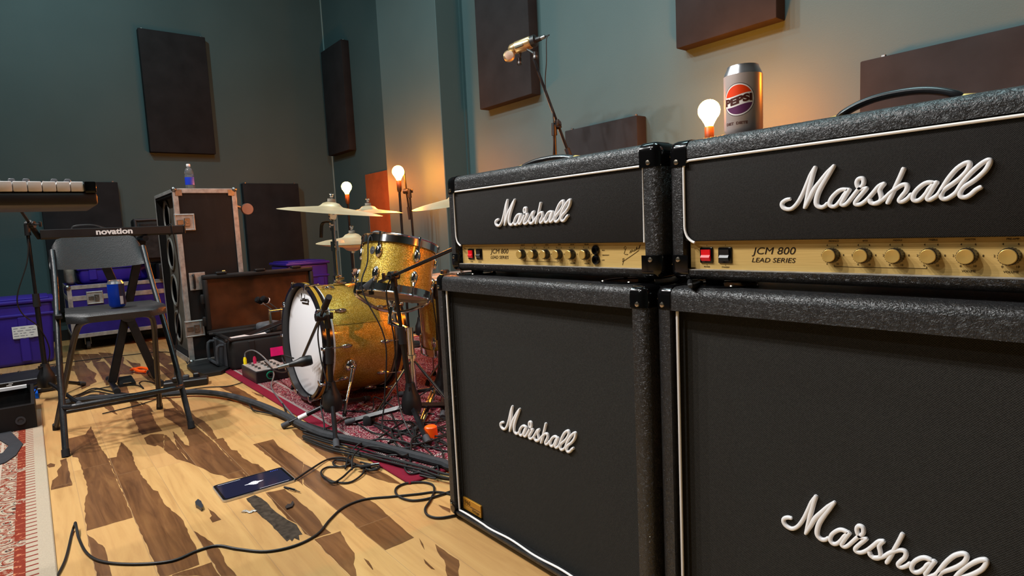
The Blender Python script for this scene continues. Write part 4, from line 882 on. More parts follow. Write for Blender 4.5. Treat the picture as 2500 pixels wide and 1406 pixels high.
hd = onY(1243, 137, 2.07); build('neck', MB().tube([mt+ax*0.01, hd], 0.012, 12), GOLDMIC, gm)
build('round_capsule', MB().lathe([(1e-5, -0.012), (0.024, -0.012), (0.03, -0.006), (0.03, 0.006), (0.024, 0.012), (1e-5, 0.012)], 28, frame(hd, V3((0.75, -0.62, 0.12)))), GOLDMIC, gm)
build('capsule_mesh', MB().lathe([(0.023, 0.0123), (0.015, 0.014), (1e-5, 0.0145)], 24, frame(hd, V3((0.75, -0.62, 0.12)))), mat('pinkish_mesh', '#a98b77', 0.5, 0.7), gm)
build('rear_band', MB().lathe([(0.028, 0.062), (0.030, 0.064), (0.030, 0.086), (0.014, 0.09), (0.012, 0.118), (1e-5, 0.118)], 24, Mm), PLASTIC, gm)
cb = mr+ax*0.075
build('connector', MB().cyl(mr+ax*0.04, mr+ax*0.085, 0.0095), STEEL, gm)
for px_, py_ in ((1268, 148), (1307, 133)):
    q = onY(px_, py_, 2.12); m = MB(); m.cyl(q, q.lerp(mc, 0.55), 0.007); m.cyl(q+V3((0, 0, -0.022)), q+V3((0, 0, 0.012)), 0.012, n=14); s = build('shock_clip', m, PLASTIC, gm)
    build('clip_ring', MB().cyl(q+V3((0, 0, -0.016)), q+V3((0, 0, -0.006)), 0.0128, n=14), STEEL, s)
def cable(label, pts, r=0.0032, n=6, group=None, name='cable', m=None, cat='cable'):
    o = build(name, MB().tube(smooth(pts, n), r, 8), m or CABLE); return tag(o, label, cat, group)
e = mr+ax*0.085
cable('thin black cable curling down from the gold microphone', [e, e+V3((0.03, 0, 0.0)), onY(1334, 96, 2.15), onY(1334, 150, 2.15), onY(1331, 200, 2.16), onY(1336, 235, 2.17), onY(1348, 262, 2.19), onY(1352, 330, 2.185), onY(1349, 420, 2.185)], 0.0028)
# kick drum microphone on the end of the boom
k0 = onY(735, 884, 0.985); k1 = onY(705, 891, 0.93)
km = thing('bass_drum_microphone', k0, 'stubby black microphone pointing at the bass drum head', 'microphone'); kM2 = frame(k0, k0-k1, (0, 0, 1)); kl = (k0-k1).length
build('body', MB().lathe([(1e-5, -kl), (0.011, -kl), (0.015, -0.03), (0.020, -0.01), (0.0245, 0.0), (0.0255, 0.02), (0.0255, 0.042), (0.021, 0.052), (1e-5, 0.053)], 26, kM2), PLASTIC, km)
build('connector', MB().lathe([(1e-5, -kl-0.05), (0.009, -kl-0.05), (0.0105, -kl), (1e-5, -kl)], 18, kM2), STEEL, km)
# ================================================================ LEFT SIDE: CASES, KEYBOARDS, CHAIR
PURPLE = mat('purple_tote_plastic', '#33208f', 0.45, 0, 0.4, 0.12, 4)
PURPLAM = mat('purple_case_laminate', '#261a7a', 0.5, 0, 0.35, 0.15, 20)
def woodblack():
    t = NT('scuffed_black_case_laminate'); vec = t.coord((1, 1, 0.35)); n = t.noise(vec, 7, 6, 0.7, 0.6)
    t.l(t.ramp(n, [(0.25, (0.006, 0.005, 0.005)), (0.62, (0.011, 0.009, 0.009)), (0.74, (0.022, 0.017, 0.016)), (0.80, (0.015, 0.011, 0.011))]), t.b.inputs['Base Color'])
    t.b.inputs['Roughness'].default_value = 0.6; t.b.inputs['Specular IOR Level'].default_value = 0.25; t.bump(t.noise(vec, 160, 3), 0.3, 0.001); return t.mat
CASEB = woodblack()
CONE = mat('grey_speaker_cone', '#6d6b6a', 0.75, 0, 0.3, 0.25, 15)
DUST = mat('dusty_baffle', '#57534b', 0.9, 0, 0.2, 0.35, 10)
def rod(a, b, r): return MB().cyl(a, b, r, n=14)
def latch(parent, M, s=1.0, label='recessed metal latch'):
    """butterfly latch in a rectangular dish; local z points out of the case"""
    d = MB(); d.box((0, 0, 0.002), (0.112*s, 0.104*s, 0.004), M, 0.0018, 1)
    d.tube(smooth([(x*s, y*s, 0.005) for x, y in ((-0.045, -0.045), (0.045, -0.045), (0.05, -0.04), (0.05, 0.04), (0.045, 0.045), (-0.045, 0.045), (-0.05, 0.04), (-0.05, -0.04))], 3, True), 0.004*s, 6, M, True)
    o = build('latch_dish', d, ALU, parent, label=label)
    b = MB(); b.box((0.012*s, 0, 0.008), (0.03*s, 0.05*s, 0.009), M, 0.002, 1); b.box((-0.025*s, 0, 0.007), (0.035*s, 0.03*s, 0.006), M, 0.002, 1); b.lathe([(0.010*s, 0.011), (0.008*s, 0.016), (1e-5, 0.016)], 14, M @ Matrix.Translation((0.012*s, 0, 0)))
    build('latch_cam', b, STEEL, o); return o
# ---- eight speaker bass cabinet in a road case, bottle on top
X0, X1, Y0, Y1, ZT = -5.50, -4.752, 0.835, 1.245, 1.243
bc = thing('bass_speaker_cabinet', ((X0+X1)/2, (Y0+Y1)/2, 0), 'tall black road case bass cabinet with aluminium edges and eight speakers', 'speaker cabinet')
b = MB(); th = 0.018
b.span((X1-th, Y0+0.004, 0.012), (X1-0.004, Y1-0.004, ZT-0.004)); b.span((X0+0.004, Y0+0.004, 0.012), (X0+th, Y1-0.004, ZT-0.004))
b.span((X0+th, Y0+0.004, ZT-th-0.02), (X1-th, Y1-0.004, ZT-0.004)); b.span((X0+th, Y0+0.004, 0.012), (X1-th, Y1-0.004, 0.05)); b.span((X0+th, Y1-th, 0.05), (X1-th, Y1-0.004, ZT-0.03))
build('case_shell', b, CASEB, bc)
build('baffle', MB().span((X0+th, Y0+0.05, 0.05), (X1-th, Y0+0.07, ZT-th-0.02)), DUST, bc)
for cx in (X0+0.165, X1-0.165):
    for k in range(4):
        cz = 0.215+k*0.285; M = frame((cx, Y0+0.05, cz), (0, -1, 0), (1, 0, 0))
        s = build('speaker_ring', MB().lathe([(0.122, 0), (0.128, 0.003), (0.128, 0.010), (0.115, 0.012), (0.112, 0.004)], 40, M), mat('dull_ring_metal', '#7a7771', 0.6, 0.2) if k == 0 and cx < -5.2 else bpy.data.materials['dull_ring_metal'], bc)
        build('speaker_cone', MB().lathe([(0.113, 0.004), (0.104, 0.007), (0.095, 0.003), (0.045, -0.035), (0.040, -0.030), (0.022, -0.020), (1e-5, -0.018)], 40, M), CONE, s)
ed = 0.030; t_ = 0.003
def L_edge(name, segs):
    for a, c in segs: build(name, MB().span(a, c, None, 0.0012, 1), ALU, bc)
o_ = 0.003
L_edge('aluminium_edge', [
 ((X1-0.002, Y0-o_, 0.0), (X1+o_, Y0+ed, ZT)), ((X1-ed*0.75, Y0-o_, 0.0), (X1-0.002, Y0+0.001, ZT)),
 ((X1-0.002, Y1-ed, 0.0), (X1+o_, Y1+o_, ZT)), ((X1-0.002, Y0+ed, ZT-ed), (X1+o_, Y1-ed, ZT)), ((X1-0.002, Y0+ed, 0.0), (X1+o_, Y1-ed, ed)),
 ((X0-o_, Y0-o_, 0.0), (X0+ed*0.75, Y0+0.001, ZT)), ((X0+ed*0.75, Y0-o_, ZT-ed*0.75), (X1-ed*0.75, Y0+0.001, ZT)), ((X0+ed*0.75, Y0-o_, 0.0), (X1-ed*0.75, Y0+0.001, 0.045)),
 ((X0, Y0+0.001, ZT-0.001), (X1, Y0+ed, ZT+o_)), ((X1-ed, Y0+ed, ZT-0.001), (X1, Y1, ZT+o_)), ((X0, Y1-ed, ZT-0.001), (X1-ed, Y1, ZT+o_)), ((X0, Y0+ed, ZT-0.001), (X0+ed, Y1-ed, ZT+o_))])
for yy in (Y0+0.008, Y1-0.008):
    m = MB(); m.ball((X1-0.004, yy, ZT-0.004), 0.019); m.box((X1+0.002, yy+(0.025 if yy < 1 else -0.025), ZT-0.028), (0.005, 0.045, 0.045), None, 0.002, 1); build('ball_corner', m, STEEL, bc)
    build('ball_corner', MB().ball((X1-0.004, yy, 0.018), 0.019), STEEL, bc)
latch(bc, frame((X1+0.001, Y0+0.055, 1.01), (1, 0, 0), (0, 1, 0)), 1.15); latch(bc, frame((X1+0.001, Y0+0.05, 0.255), (1, 0, 0), (0, 1, 0)), 1.15)
M = frame((X1+0.001, Y0+0.098, 0.59), (1, 0, 0), (0, 1, 0)); h = MB(); h.box((0, 0, 0.002), (0.105, 0.125, 0.004), M, 0.0018, 1); dish = build('handle_dish', h, ALU, bc)
build('spring_handle', MB().tube(smooth([(-0.025, -0.045, 0.004), (-0.025, -0.04, 0.022), (-0.025, 0.04, 0.022), (-0.025, 0.045, 0.004)], 4), 0.008, 10, M), BLACK, dish)
for zz in (1.105, 0.14):
    w = MB(); w.box((X1-0.075, Y1+0.008, zz), (0.07, 0.012, 0.09), None, 0.002, 1); w.tube([(X1-0.075, Y1+0.01, zz+0.02), (X1-0.075, Y1+0.075, zz-0.005)], 0.016, 10); f = build('caster_bracket', w, STEEL, bc)
    build('caster_wheel', MB().lathe([(0.012, -0.016), (0.040, -0.016), (0.043, -0.008), (0.043, 0.008), (0.040, 0.016), (0.012, 0.016)], 28, frame((X1-0.058, Y1+0.085, zz-0.008), (1, 0, 0))), mat('pinkish_caster_tyre', '#8d6f64', 0.5), f)
CLEAR = mat('clear_bottle_plastic', '#f2f6f8', 0.08, 0, 0.5, trans=0.92, ior=1.2)
def bottle():
    c = onX(464, 450, -4.80); c.z = ZT+0.003; o = thing('water_bottle', c, 'clear water bottle with a blue label on the tall road case', 'bottle'); k = 0.86
    M = Matrix.Translation(c) @ Matrix.Diagonal((k, k, k, 1)); pr = [(0.030, 0), (0.0345, 0.004), (0.0345, 0.03), (0.032, 0.036), (0.0345, 0.042), (0.0345, 0.108), (0.031, 0.114), (0.0345, 0.122), (0.033, 0.14), (0.024, 0.162), (0.0135, 0.174), (0.0135, 0.184)]
    build('bottle_body', MB().lathe(pr, 28, M), CLEAR, o)
    build('label', MB().lathe([(0.0351, 0.032), (0.0353, 0.034), (0.0353, 0.092), (0.0351, 0.094)], 28, M), mat('blue_bottle_label', '#2440c8', 0.35), o, label='blue label')
    build('cap', MB().lathe([(0.0150, 0.182), (0.0155, 0.184), (0.0155, 0.200), (0.014, 0.203), (1e-5, 0.203)], 24, M), WHITEP, o, label='white cap')
bottle()

# ---- totes and the purple road case
def tote(lo, hi, label, sticker=None, lid=True):
    lo = V3(lo); hi = V3(hi); c = (lo+hi)/2; o = thing('storage_tote', (c.x, c.y, lo.z), label, 'storage bin', 'purple plastic totes')
    h = hi.z-lo.z; bm = bev_box(lo, (hi.x, hi.y, hi.z-0.03), 0.03, 4)
    for v in bm.verts:
        k = 1-0.07*(1-(v.co.z-lo.z)/h); v.co.x = c.x+(v.co.x-c.x)*k; v.co.y = c.y+(v.co.y-c.y)*k
    m = MB().bm(bm); z = hi.z-h*0.27
    m.span((lo.x-0.004, lo.y-0.004, z), (hi.x+0.004, hi.y+0.004, z+0.022), None, 0.008, 2)
    for k in (0.2, 0.8): m.span((hi.x-0.012, lo.y+(hi.y-lo.y)*k-0.03, lo.z+0.03), (hi.x+0.001, lo.y+(hi.y-lo.y)*k+0.03, z), None, 0.006, 1)
    build('bin_body', m, PURPLE, o)
    if lid: build('lid', MB().span((lo.x-0.014, lo.y-0.014, hi.z-0.04), (hi.x+0.014, hi.y+0.014, hi.z-0.012), None, 0.010, 2).span((lo.x+0.02, lo.y+0.02, hi.z-0.014), (hi.x-0.02, hi.y-0.02, hi.z), None, 0.008, 2), PURPLE, o)
    if sticker:
        a, bb = sticker; s = build('sticker', MB().span((hi.x+0.0012, a[0], a[1]), (hi.x+0.0022, bb[0], bb[1])), WHITEP, o, label='white sticker with illegible grey lines')
        g = MB(); rs = random.Random(5)
        for i in range(5):
            zz = bb[1]-0.018-i*0.019; yy = a[0]+0.008
            while yy < bb[0]-0.03: L = rs.uniform(0.01, 0.035); g.span((hi.x+0.0020, yy, zz), (hi.x+0.0025, yy+L, zz+0.005)); yy += L+rs.uniform(0.005, 0.02)
        build('faint_print', g, mat('grey_print', '#7d7f8c', 0.7), s)
    return o
q0 = onX(32, 828, -5.83); q1 = onX(93, 792, -5.83)
tote((-6.38, -0.86, 0.0), (-5.835, 0.125, 0.508), 'purple tote with a white sticker at the left edge, on the floor', ((q0.y, q0.z), (q1.y, q1.z)))
rc = thing('road_case', (-6.52, 0.72, 0), 'purple road case with aluminium edges on casters behind the chair', 'road case')
a, c_ = V3((-6.86, 0.235, 0.115)), V3((-6.205, 1.22, 0.553)); zl = 0.447
build('case_body', MB().span(a, c_, None, 0.003, 1), PURPLAM, rc)
for y in (a.y, c_.y):
    for x in (a.x, c_.x): build('corner_edge', MB().span((x-0.022 if x > -6.5 else x-0.003, y-0.003 if y < 0.5 else y-0.03, a.z), (x+0.003 if x > -6.5 else x+0.022, y+0.03 if y < 0.5 else y+0.003, c_.z), None, 0.0015, 1), ALU, rc)
for z0, z1, nm in ((c_.z-0.03, c_.z+0.003, 'top_edge'), (a.z-0.003, a.z+0.03, 'bottom_edge'), (zl-0.02, zl+0.02, 'lid_seam_edge')):
    build(nm, MB().span((c_.x-0.001, a.y+0.03, z0), (c_.x+0.003, c_.y-0.03, z1), None, 0.001, 1), ALU, rc)
    build(nm, MB().span((a.x+0.02, a.y-0.003, z0), (c_.x-0.022, a.y+0.001, z1), None, 0.001, 1), ALU, rc)
for z in (a.z+0.01, c_.z-0.01): build('ball_corner', MB().ball((c_.x-0.006, a.y+0.006, z), 0.024), STEEL, rc)
for y in (0.42, 1.02): latch(rc, frame((c_.x+0.0035, y, zl-0.005), (1, 0, 0), (0, 1, 0)), 1.05)
for y in (0.34, 1.1):
    for x in (-6.28, -6.78):
        w = MB(); w.span((x-0.045, y-0.05, 0.106), (x+0.045, y+0.05, 0.113)); w.span((x-0.02, y-0.022, 0.045), (x+0.02, y-0.017, 0.107)); w.span((x-0.02, y+0.017, 0.045), (x+0.02, y+0.022, 0.107)); f = build('caster_bracket', w, STEEL, rc)
        build('caster_wheel', MB().lathe([(0.008, -0.014), (0.038, -0.014), (0.041, -0.008), (0.041, 0.008), (0.038, 0.014), (0.008, 0.014)], 24, frame((x, y, 0.0415), (0, 1, 0))), GREYRUB, f)
tote((-6.80, 0.325, 0.556), (-6.31, 0.86, 0.72), 'purple tote stacked on the purple road case, seen under the chair back', None, False)
tote((-6.5, 1.98, 0.0), (-5.99, 2.40, 0.63), 'purple tote behind the open black case and the bass drum', None, True)
bag = MB(); bm = bev_box((-6.75, 0.245, 0.556), (-6.36, 0.31, 0.70), 0.03, 4); bag.bm(bm)
tag(build('canvas_bag', bag, mat('tan_canvas', '#7c7468', 0.9, 0, 0.1, 0.25, 15, 0.5, 60)), 'beige canvas bag on the purple road case, left of the tote', 'bag')
hc = thing('equipment_case', (-6.28, 1.03, 0.556), 'black moulded case standing open on the purple road case, beside the tall cabinet', 'case')
m = MB(); m.span((-6.55, 0.90, 0.556), (-6.12, 1.22, 0.70), None, 0.02, 2); build('case_base', m, PLASTIC, hc)
m = MB(); m.span((-6.33, 0.75, 0.70), (-6.22, 1.20, 1.10), None, 0.03, 3); lid = build('case_lid', m, PLASTIC, hc)
build('rim_seal', MB().tube(smooth([(-6.215, y, z) for y, z in ((0.78, 0.72), (0.775, 1.06), (0.80, 1.085), (1.16, 1.085), (1.18, 1.06), (1.18, 0.72))], 4), 0.010, 8), GREYRUB, lid)
build('foam_insert', MB().span((-6.225, 0.80, 0.74), (-6.20, 1.16, 1.06), None, 0.01, 1), mat('dark_foam', '#2a2a2b', 0.95, 0, 0.1, 0.4, 18, 1.0, 40), lid)

# ---- keyboards
nv = thing('keyboard', (-4.40, 0.43, 0.925), 'black keyboard with white lettering on an X stand behind the chair', 'keyboard')
M = at(-4.26, 0, 0)
m = MB(); pr = [(0.0, 0.932), (-0.012, 0.922), (-0.20, 0.925), (-0.24, 0.935), (-0.24, 0.957), (-0.20, 0.968), (-0.02, 0.978), (0.0, 0.974)]
n = len(pr); vs = [(-4.26+a, y, z) for y in (0.075, 0.785) for a, z in pr]
m.add(vs, [list(range(n)), list(range(n, 2*n))[::-1]]+[(i, (i+1) % n, n+(i+1) % n, n+i) for i in range(n)]); build('keyboard_body', m, PLASTIC, nv)
build('end_cheek', MB().span((-4.50, 0.785, 0.925), (-4.262, 0.80, 0.980), None, 0.005, 1), PLASTIC, nv)
t = MB(); t.text('novation', 0.046, frame((-4.2592, 0.421, 0.954), (1, 0, 0), (0, 1, 0)), 0.0006, 0, 0.0016, 0.182); build('white_lettering', t, WHITEP, nv)
for i in range(29): build('white_key', MB().span((-4.49, 0.10+i*0.0235, 0.966), (-4.36, 0.10+i*0.0235+0.0222, 0.980), None, 0.001, 1), WHITEP, nv)
build('cable_loop', MB().tube(smooth([(-4.45, 0.22, 0.97), (-4.44, 0.24, 0.997), (-4.44, 0.33, 1.002), (-4.45, 0.40, 0.978)], 6), 0.004, 8), CABLE, nv)
xs = thing('keyboard_stand', (-4.38, 0.45, 0), 'black X shaped keyboard stand behind the folding chair', 'stand')
for i, (p, q) in enumerate((((-4.42, 0.20, 0.03), (-4.42, 0.69, 0.895)), ((-4.345, 0.67, 0.03), (-4.345, 0.16, 0.895)))):
    p = V3((-4.42, 0.335, 0.03)) if i == 0 else V3((-4.345, 0.565, 0.03)); q = V3((-4.42, 0.575, 0.895)) if i == 0 else V3((-4.345, 0.325, 0.895))
    build('leg', MB().box((0, 0, 0), (0.028, 0.046, (q-p).length), frame((p+q)/2, q-p, (1, 0, 0)), 0.004, 1), BLACKM, xs)
    f = build('floor_bar', MB().tube([(-4.60, p.y, 0.018), (-4.2, p.y, 0.018)], 0.0165, 14), BLACKM, xs); 
    for x in (-4.61, -4.19): build('rubber_foot', MB().cyl((x-0.02, p.y, 0.0185), (x+0.02, p.y, 0.0185), 0.0185, n=14), RUBBER, f)
    build('support_arm', MB().tube([(-4.52, q.y, 0.905), (-4.25, q.y, 0.905)], 0.0165, 14), BLACKM, xs)
build('pivot_disc', MB().lathe([(0.045, -0.05), (0.045, 0.05)], 24, frame((-4.38, 0.45, 0.445), (1, 0, 0))), PLASTIC, xs)
nk = thing('keyboard', (-1.70, -0.35, 0.957), 'keyboard in the near left foreground with white key fronts showing', 'keyboard')
m = MB(); m.span((-1.86, -0.90, 0.957), (-1.602, 0.1345, 0.984), None, 0.006, 2); m.span((-1.86, -0.90, 0.984), (-1.765, 0.1345, 1.012), None, 0.004, 1); build('keyboard_body', m, PLASTIC, nk)
build('end_cheek', MB().span((-1.766, 0.1125, 0.983), (-1.60, 0.1345, 1.008), None, 0.003, 2), GLOSSB, nk)
KEYW = mat('ivory_white_key', '#e8e6e6', 0.25, 0, 0.5); KEYF = mat('shaded_key_front', '#cfc6c4', 0.4, 0, 0.4)
for i in range(40):
    y1 = 0.1120-i*0.0240
    if y1-0.0232 < -0.89: break
    build('white_key', MB().span((-1.762, y1-0.0230, 0.9865), (-1.604, y1, 1.0075), None, 0.002, 2), KEYW, nk)
    if i % 7 in (1, 2, 4, 5, 6) or i in (0,): 
        if i > 0: build('black_key', MB().span((-1.760, y1-0.006, 1.0075), (-1.66, y1+0.006, 1.0185), None, 0.003, 2), mat('sheen_grey_black_key', '#5d5f63', 0.3) if 'sheen_grey_black_key' not in bpy.data.materials else bpy.data.materials['sheen_grey_black_key'], nk)  # grey paints the light reflected off the black keys
ns = thing('keyboard_stand', (-1.72, -0.55, 0), 'column stand under the near left keyboard, outside the frame', 'stand')
build('column', MB().cyl((-1.73, -0.55, 0.03), (-1.73, -0.55, 0.93), 0.03), BLACKM, ns); build('top_plate', MB().span((-1.85, -0.8, 0.935), (-1.61, -0.3, 0.9565), None, 0.004, 1), BLACKM, ns)
build('base_plate', MB().span((-1.98, -0.75, 0.009), (-1.48, -0.35, 0.035), None, 0.006, 1), BLACKM, ns)

# ---- folding chair and the blue can
ch = thing('folding_chair', (-3.35, 0.28, 0), 'black tall folding chair with a blue can on its seat', 'chair')
CHM = mat('black_chair_enamel', '#1b1c1f', 0.33, 0, 0.5, 0.15, 30, 0.2, 250)
SEATM = mat('black_textured_seat', '#191a1c', 0.42, 0, 0.5, 0.1, 8, 0.35, 300)
TR = 0.0125
for s, P in (('l', [(-3.10, 0.046, 0.012), (-3.28, 0.066, 0.36), (-3.50, 0.092, 0.70), (-3.60, 0.098, 0.86)]), ('r', [(-3.11, 0.522, 0.012), (-3.28, 0.502, 0.36), (-3.50, 0.478, 0.70), (-3.60, 0.470, 0.86)])):
    l = build('front_leg', MB().tube(smooth(P, 5), TR, 14), CHM, ch); f = V3(P[0]); build('rubber_foot', MB().cyl((f.x+0.004, f.y, 0.0), (f.x-0.006, f.y, 0.03), 0.0155, 0.0145), RUBBER, l)
for P in ([(-3.60, 0.030, 0.012), (-3.36, 0.10, 0.34), (-3.22, 0.135, 0.50), (-3.17, 0.165, 0.548), (-3.14, 0.24, 0.556)], [(-3.61, 0.468, 0.012), (-3.36, 0.445, 0.34), (-3.22, 0.43, 0.50), (-3.17, 0.405, 0.548), (-3.14, 0.33, 0.556)]):
    l = build('rear_leg', MB().tube(smooth(P, 5), TR, 14), CHM, ch); f = V3(P[0]); build('rubber_foot', MB().cyl((f.x-0.003, f.y, 0.0), (f.x+0.006, f.y, 0.03), 0.0155, 0.0145), RUBBER, l)
bar = [(-3.19, 0.058, 0.19), (-3.155, 0.085, 0.193), (-3.145, 0.13, 0.195), (-3.145, 0.44, 0.195), (-3.155, 0.485, 0.193), (-3.19, 0.512, 0.19)]
build('footrest_bar', MB().tube(smooth(bar, 5), TR*0.95, 14), CHM, ch)
build('rear_bar', MB().tube([(-3.545, 0.045, 0.09), (-3.55, 0.464, 0.09)], TR*0.8, 12), CHM, ch)
st_ = MB(); NS = 14
def seatpt(u, v):     # u across 0..1 , v front 0 .. back 1
    w = 0.185-0.012*v; y = 0.286+(u-0.5)*2*w; x = -3.055-0.38*v; rx = abs(u-0.5)*2
    x += -0.055*max(0, rx-0.72)/0.28*(1-v)*(1 if v < 0.3 else 0) ; z = 0.594-0.016*max(0, (0.10-v)/0.10)**2*1.0 - 0.006*math.sin(PI*min(1, v*1.1))*(1-rx**2); return V3((x, y, z))
vs = []; fs = []
for i in range(NS+1):
    for j in range(NS+1): vs.append(seatpt(i/NS, (j/NS)**1.4))
K = NS+1; nn = len(vs); vs += [v-V3((0, 0, 0.026)) for v in vs]
for i in range(NS):
    for j in range(NS): a0 = i*K+j; fs.append((a0, a0+1, a0+K+1, a0+K)); fs.append((nn+a0, nn+a0+K, nn+a0+K+1, nn+a0+1))
for k in range(NS):
    fs += [(k*K, (k+1)*K, nn+(k+1)*K, nn+k*K), (k*K+NS, nn+k*K+NS, nn+(k+1)*K+NS, (k+1)*K+NS), (k, nn+k, nn+k+1, k+1), (NS*K+k, NS*K+k+1, nn+NS*K+k+1, nn+NS*K+k)]
build('seat', st_.add(vs, fs), SEATM, ch, 50)
bk_ = MB(); vs = []; fs = []; NU = 20; NV = 8
for side in (0, 1):
    for i in range(NU+1):
        u = i/NU*2-1
        for j in range(NV+1):
            v = j/NV; hw = 0.198; y = 0.278+u*hw; x = -3.550-0.05*v-0.035*(1-u*u)-0.006*side
            top = 0.918-0.10*max(0, (abs(u)-0.72)/0.28)**2.2; bot = 0.762+0.012*abs(u)**3; vs.append(V3((x, y, bot+(top-bot)*v)))
K = NV+1; nn = (NU+1)*K
for i in range(NU):
    for j in range(NV): a0 = i*K+j; fs.append((a0, a0+K, a0+K+1, a0+1)); fs.append((nn+a0, nn+a0+1, nn+a0+K+1, nn+a0+K))
for i in range(NU): fs.append((i*K, nn+i*K, nn+(i+1)*K, (i+1)*K)); fs.append((i*K+NV, (i+1)*K+NV, nn+(i+1)*K+NV, nn+i*K+NV))
for j in range(NV): fs.append((j, j+1, nn+j+1, nn+j)); fs.append((NU*K+j, nn+NU*K+j, nn+NU*K+j+1, NU*K+j+1))
build('backrest', bk_.add(vs, fs), SEATM, ch, 50)
for y in (0.085, 0.485): build('seat_hinge', MB().span((-3.46, y-0.014, 0.555), (-3.34, y+0.014, 0.575), None, 0.004, 1), BLACKM, ch)
def can_profile(r=0.0331, h=0.122):
    return [(0.0235, 0.002), (0.026, 0.0), (0.029, 0.004), (r, 0.011), (r, h-0.017), (0.0315, h-0.012), (0.0272, h-0.003), (0.0268, h), (0.0256, h), (0.0245, h-0.004), (1e-5, h-0.004)]
def body_lid(M, root, bodymat, r=0.0331):
    P = can_profile(r); build('can_body', MB().lathe(P[:5], 48, M), bodymat, root); build('can_lid', MB().lathe(P[4:], 48, M), CANTOP, root)
    tb = MB(); tb.box((0.006, 0, 0.1205), (0.02, 0.013, 0.0012), M, 0.0005, 1); build('pull_tab', tb, CANTOP, root)
CANTOP = mat('can_aluminium', '#c9ccd1', 0.25, 0.9)
c = fl(286, 744, 0.592); c = V3((-3.235, 0.300, 0.5925))
bcn = thing('soda_can', c, 'blue soda can on the seat of the folding chair', 'can'); M = Matrix.Translation(c)
body_lid(M, bcn, mat('blue_can_paint', '#0a3fc4', 0.28, 0.45))
pb = MB(); r_ = 0.0334; pr = [(0.0333, 0.014), (0.0334, 0.016), (0.0334, 0.104)]
pb.lathe([(r_, 0.012), (r_, 0.105)], 14, M @ Matrix.Rotation(0.22, 4, 'Z'), 0, 1.0); build('nutrition_panel', pb, mat('dark_navy_print', '#151b3c', 0.35, 0.3), bcn)
pb = MB(); pb.lathe([(r_+0.0002, 0.014), (r_+0.0002, 0.05)], 6, M @ Matrix.Rotation(0.26, 4, 'Z'), 0, 0.42); build('barcode_patch', pb, mat('pale_barcode', '#a8adb4', 0.5), bcn)

# ---- floor gear at the far left
mx = thing('rack_unit', (-4.72, -0.28, 0), 'low black rack unit with knobs and sockets on the floor under the left stand', 'rack unit')
build('chassis', MB().span((-4.98, -0.75, 0.004), (-4.62, 0.10, 0.095), None, 0.004, 1), PLASTIC, mx)
for i in range(9):
    build('top_screw', MB().lathe([(0.007, 0), (0.006, 0.006), (1e-5, 0.007)], 12, Matrix.Translation((-4.96, 0.07-i*0.09, 0.095))), STEEL, mx)
for i in range(9):
    y = 0.07-i*0.075; M = frame((-4.62, y, 0.066 if i % 2 else 0.05), (1, 0, 0), (0, 1, 0))
    build('socket', MB().box((0, 0, 0.001), (0.026, 0.022, 0.003), M, 0.001, 1).lathe([(0.009, 0.002), (0.009, 0.006), (0.005, 0.006), (0.005, 0.001)], 14, M), STEEL if i % 3 == 0 else GREYRUB, mx)
lm = MB(); rs = random.Random(9)
for i in range(14): y = 0.08-rs.random()*0.7; z = rs.choice((0.026, 0.082)); lm.span((-4.6202, y, z), (-4.6192, y+0.02, z+0.004))
build('panel_marks', lm, WHITEP, mx)
bx = thing('gear_case', (-3.98, -0.28, 0.0095), 'open black gear case on the cream rug at the left edge', 'case')
m = MB(); x0, x1, y0, y1 = -4.28, -3.70, -0.52, -0.04
for a, c in (((x0, y0, 0.0095), (x1, y1, 0.022)), ((x1-0.014, y0, 0.022), (x1, y1, 0.125)), ((x0, y0, 0.022), (x0+0.014, y1, 0.125)), ((x0+0.014, y1-0.014, 0.022), (x1-0.014, y1, 0.125)), ((x0+0.014, y0, 0.022), (x1-0.014, y0+0.014, 0.125))): m.span(a, c)
build('case_tray', m, CASEB, bx)
build('white_label_strip', MB().span((-4.279, -0.21, 0.1255), (-4.25, -0.07, 0.127)).span((-4.25, -0.21, 0.112), (-4.249, -0.07, 0.127)), WHITEP, bx)
build('front_socket', MB().lathe([(0.02, 0), (0.02, 0.004), (0.012, 0.004), (0.012, 0.001), (1e-5, 0.001)], 20, frame((-3.70, -0.10, 0.055), (1, 0, 0))), GREYRUB, bx)
cl = [fl(66, 975), fl(95, 973), fl(92, 962), fl(70, 961)]; m = MB(); m.prism([(p.x, p.y) for p in cl], 0.002, 0.03); tag(build('cleaning_cloth', m, mat('bright_blue_cloth', '#1458c8', 0.9, 0, 0.1, 0.2, 20, 0.6, 50)), 'bright blue cloth on the floor by the left rack unit', 'cloth')
sp_ = [fl(x, y) for x, y in ((-20, 1040), (20, 1052), (57, 1090), (40, 1118), (14, 1136), (-30, 1150), (-30, 1128), (8, 1112), (22, 1094), (-4, 1078))]
tag(build('fabric_strap', MB().prism([(p.x, p.y) for p in sp_], 0.0095, 0.0135), mat('charcoal_webbing', '#35363a', 0.9, 0, 0.1, 0.1, 60, 0.4, 300)), 'charcoal strap lying bent on the cream rug', 'strap')
pd = thing('sustain_pedal', (-4.43, 0.41, 0), 'small black foot pedal on the floor between the chair legs', 'pedal')
m = MB(); pr = [(0.06, 0.0), (0.06, 0.018), (-0.02, 0.045), (-0.07, 0.042), (-0.085, 0.0)]; n = len(pr); vs = [(-4.43+a, 0.41+s*(0.043 if k not in (2, 3) else 0.034), b) for s in (-1, 1) for k, (a, b) in enumerate(pr)]
m.add(vs, [list(range(n)), list(range(n, 2*n))[::-1]]+[(i, (i+1) % n, n+(i+1) % n, n+i) for i in range(n)]); build('housing', m, PLASTIC, pd)
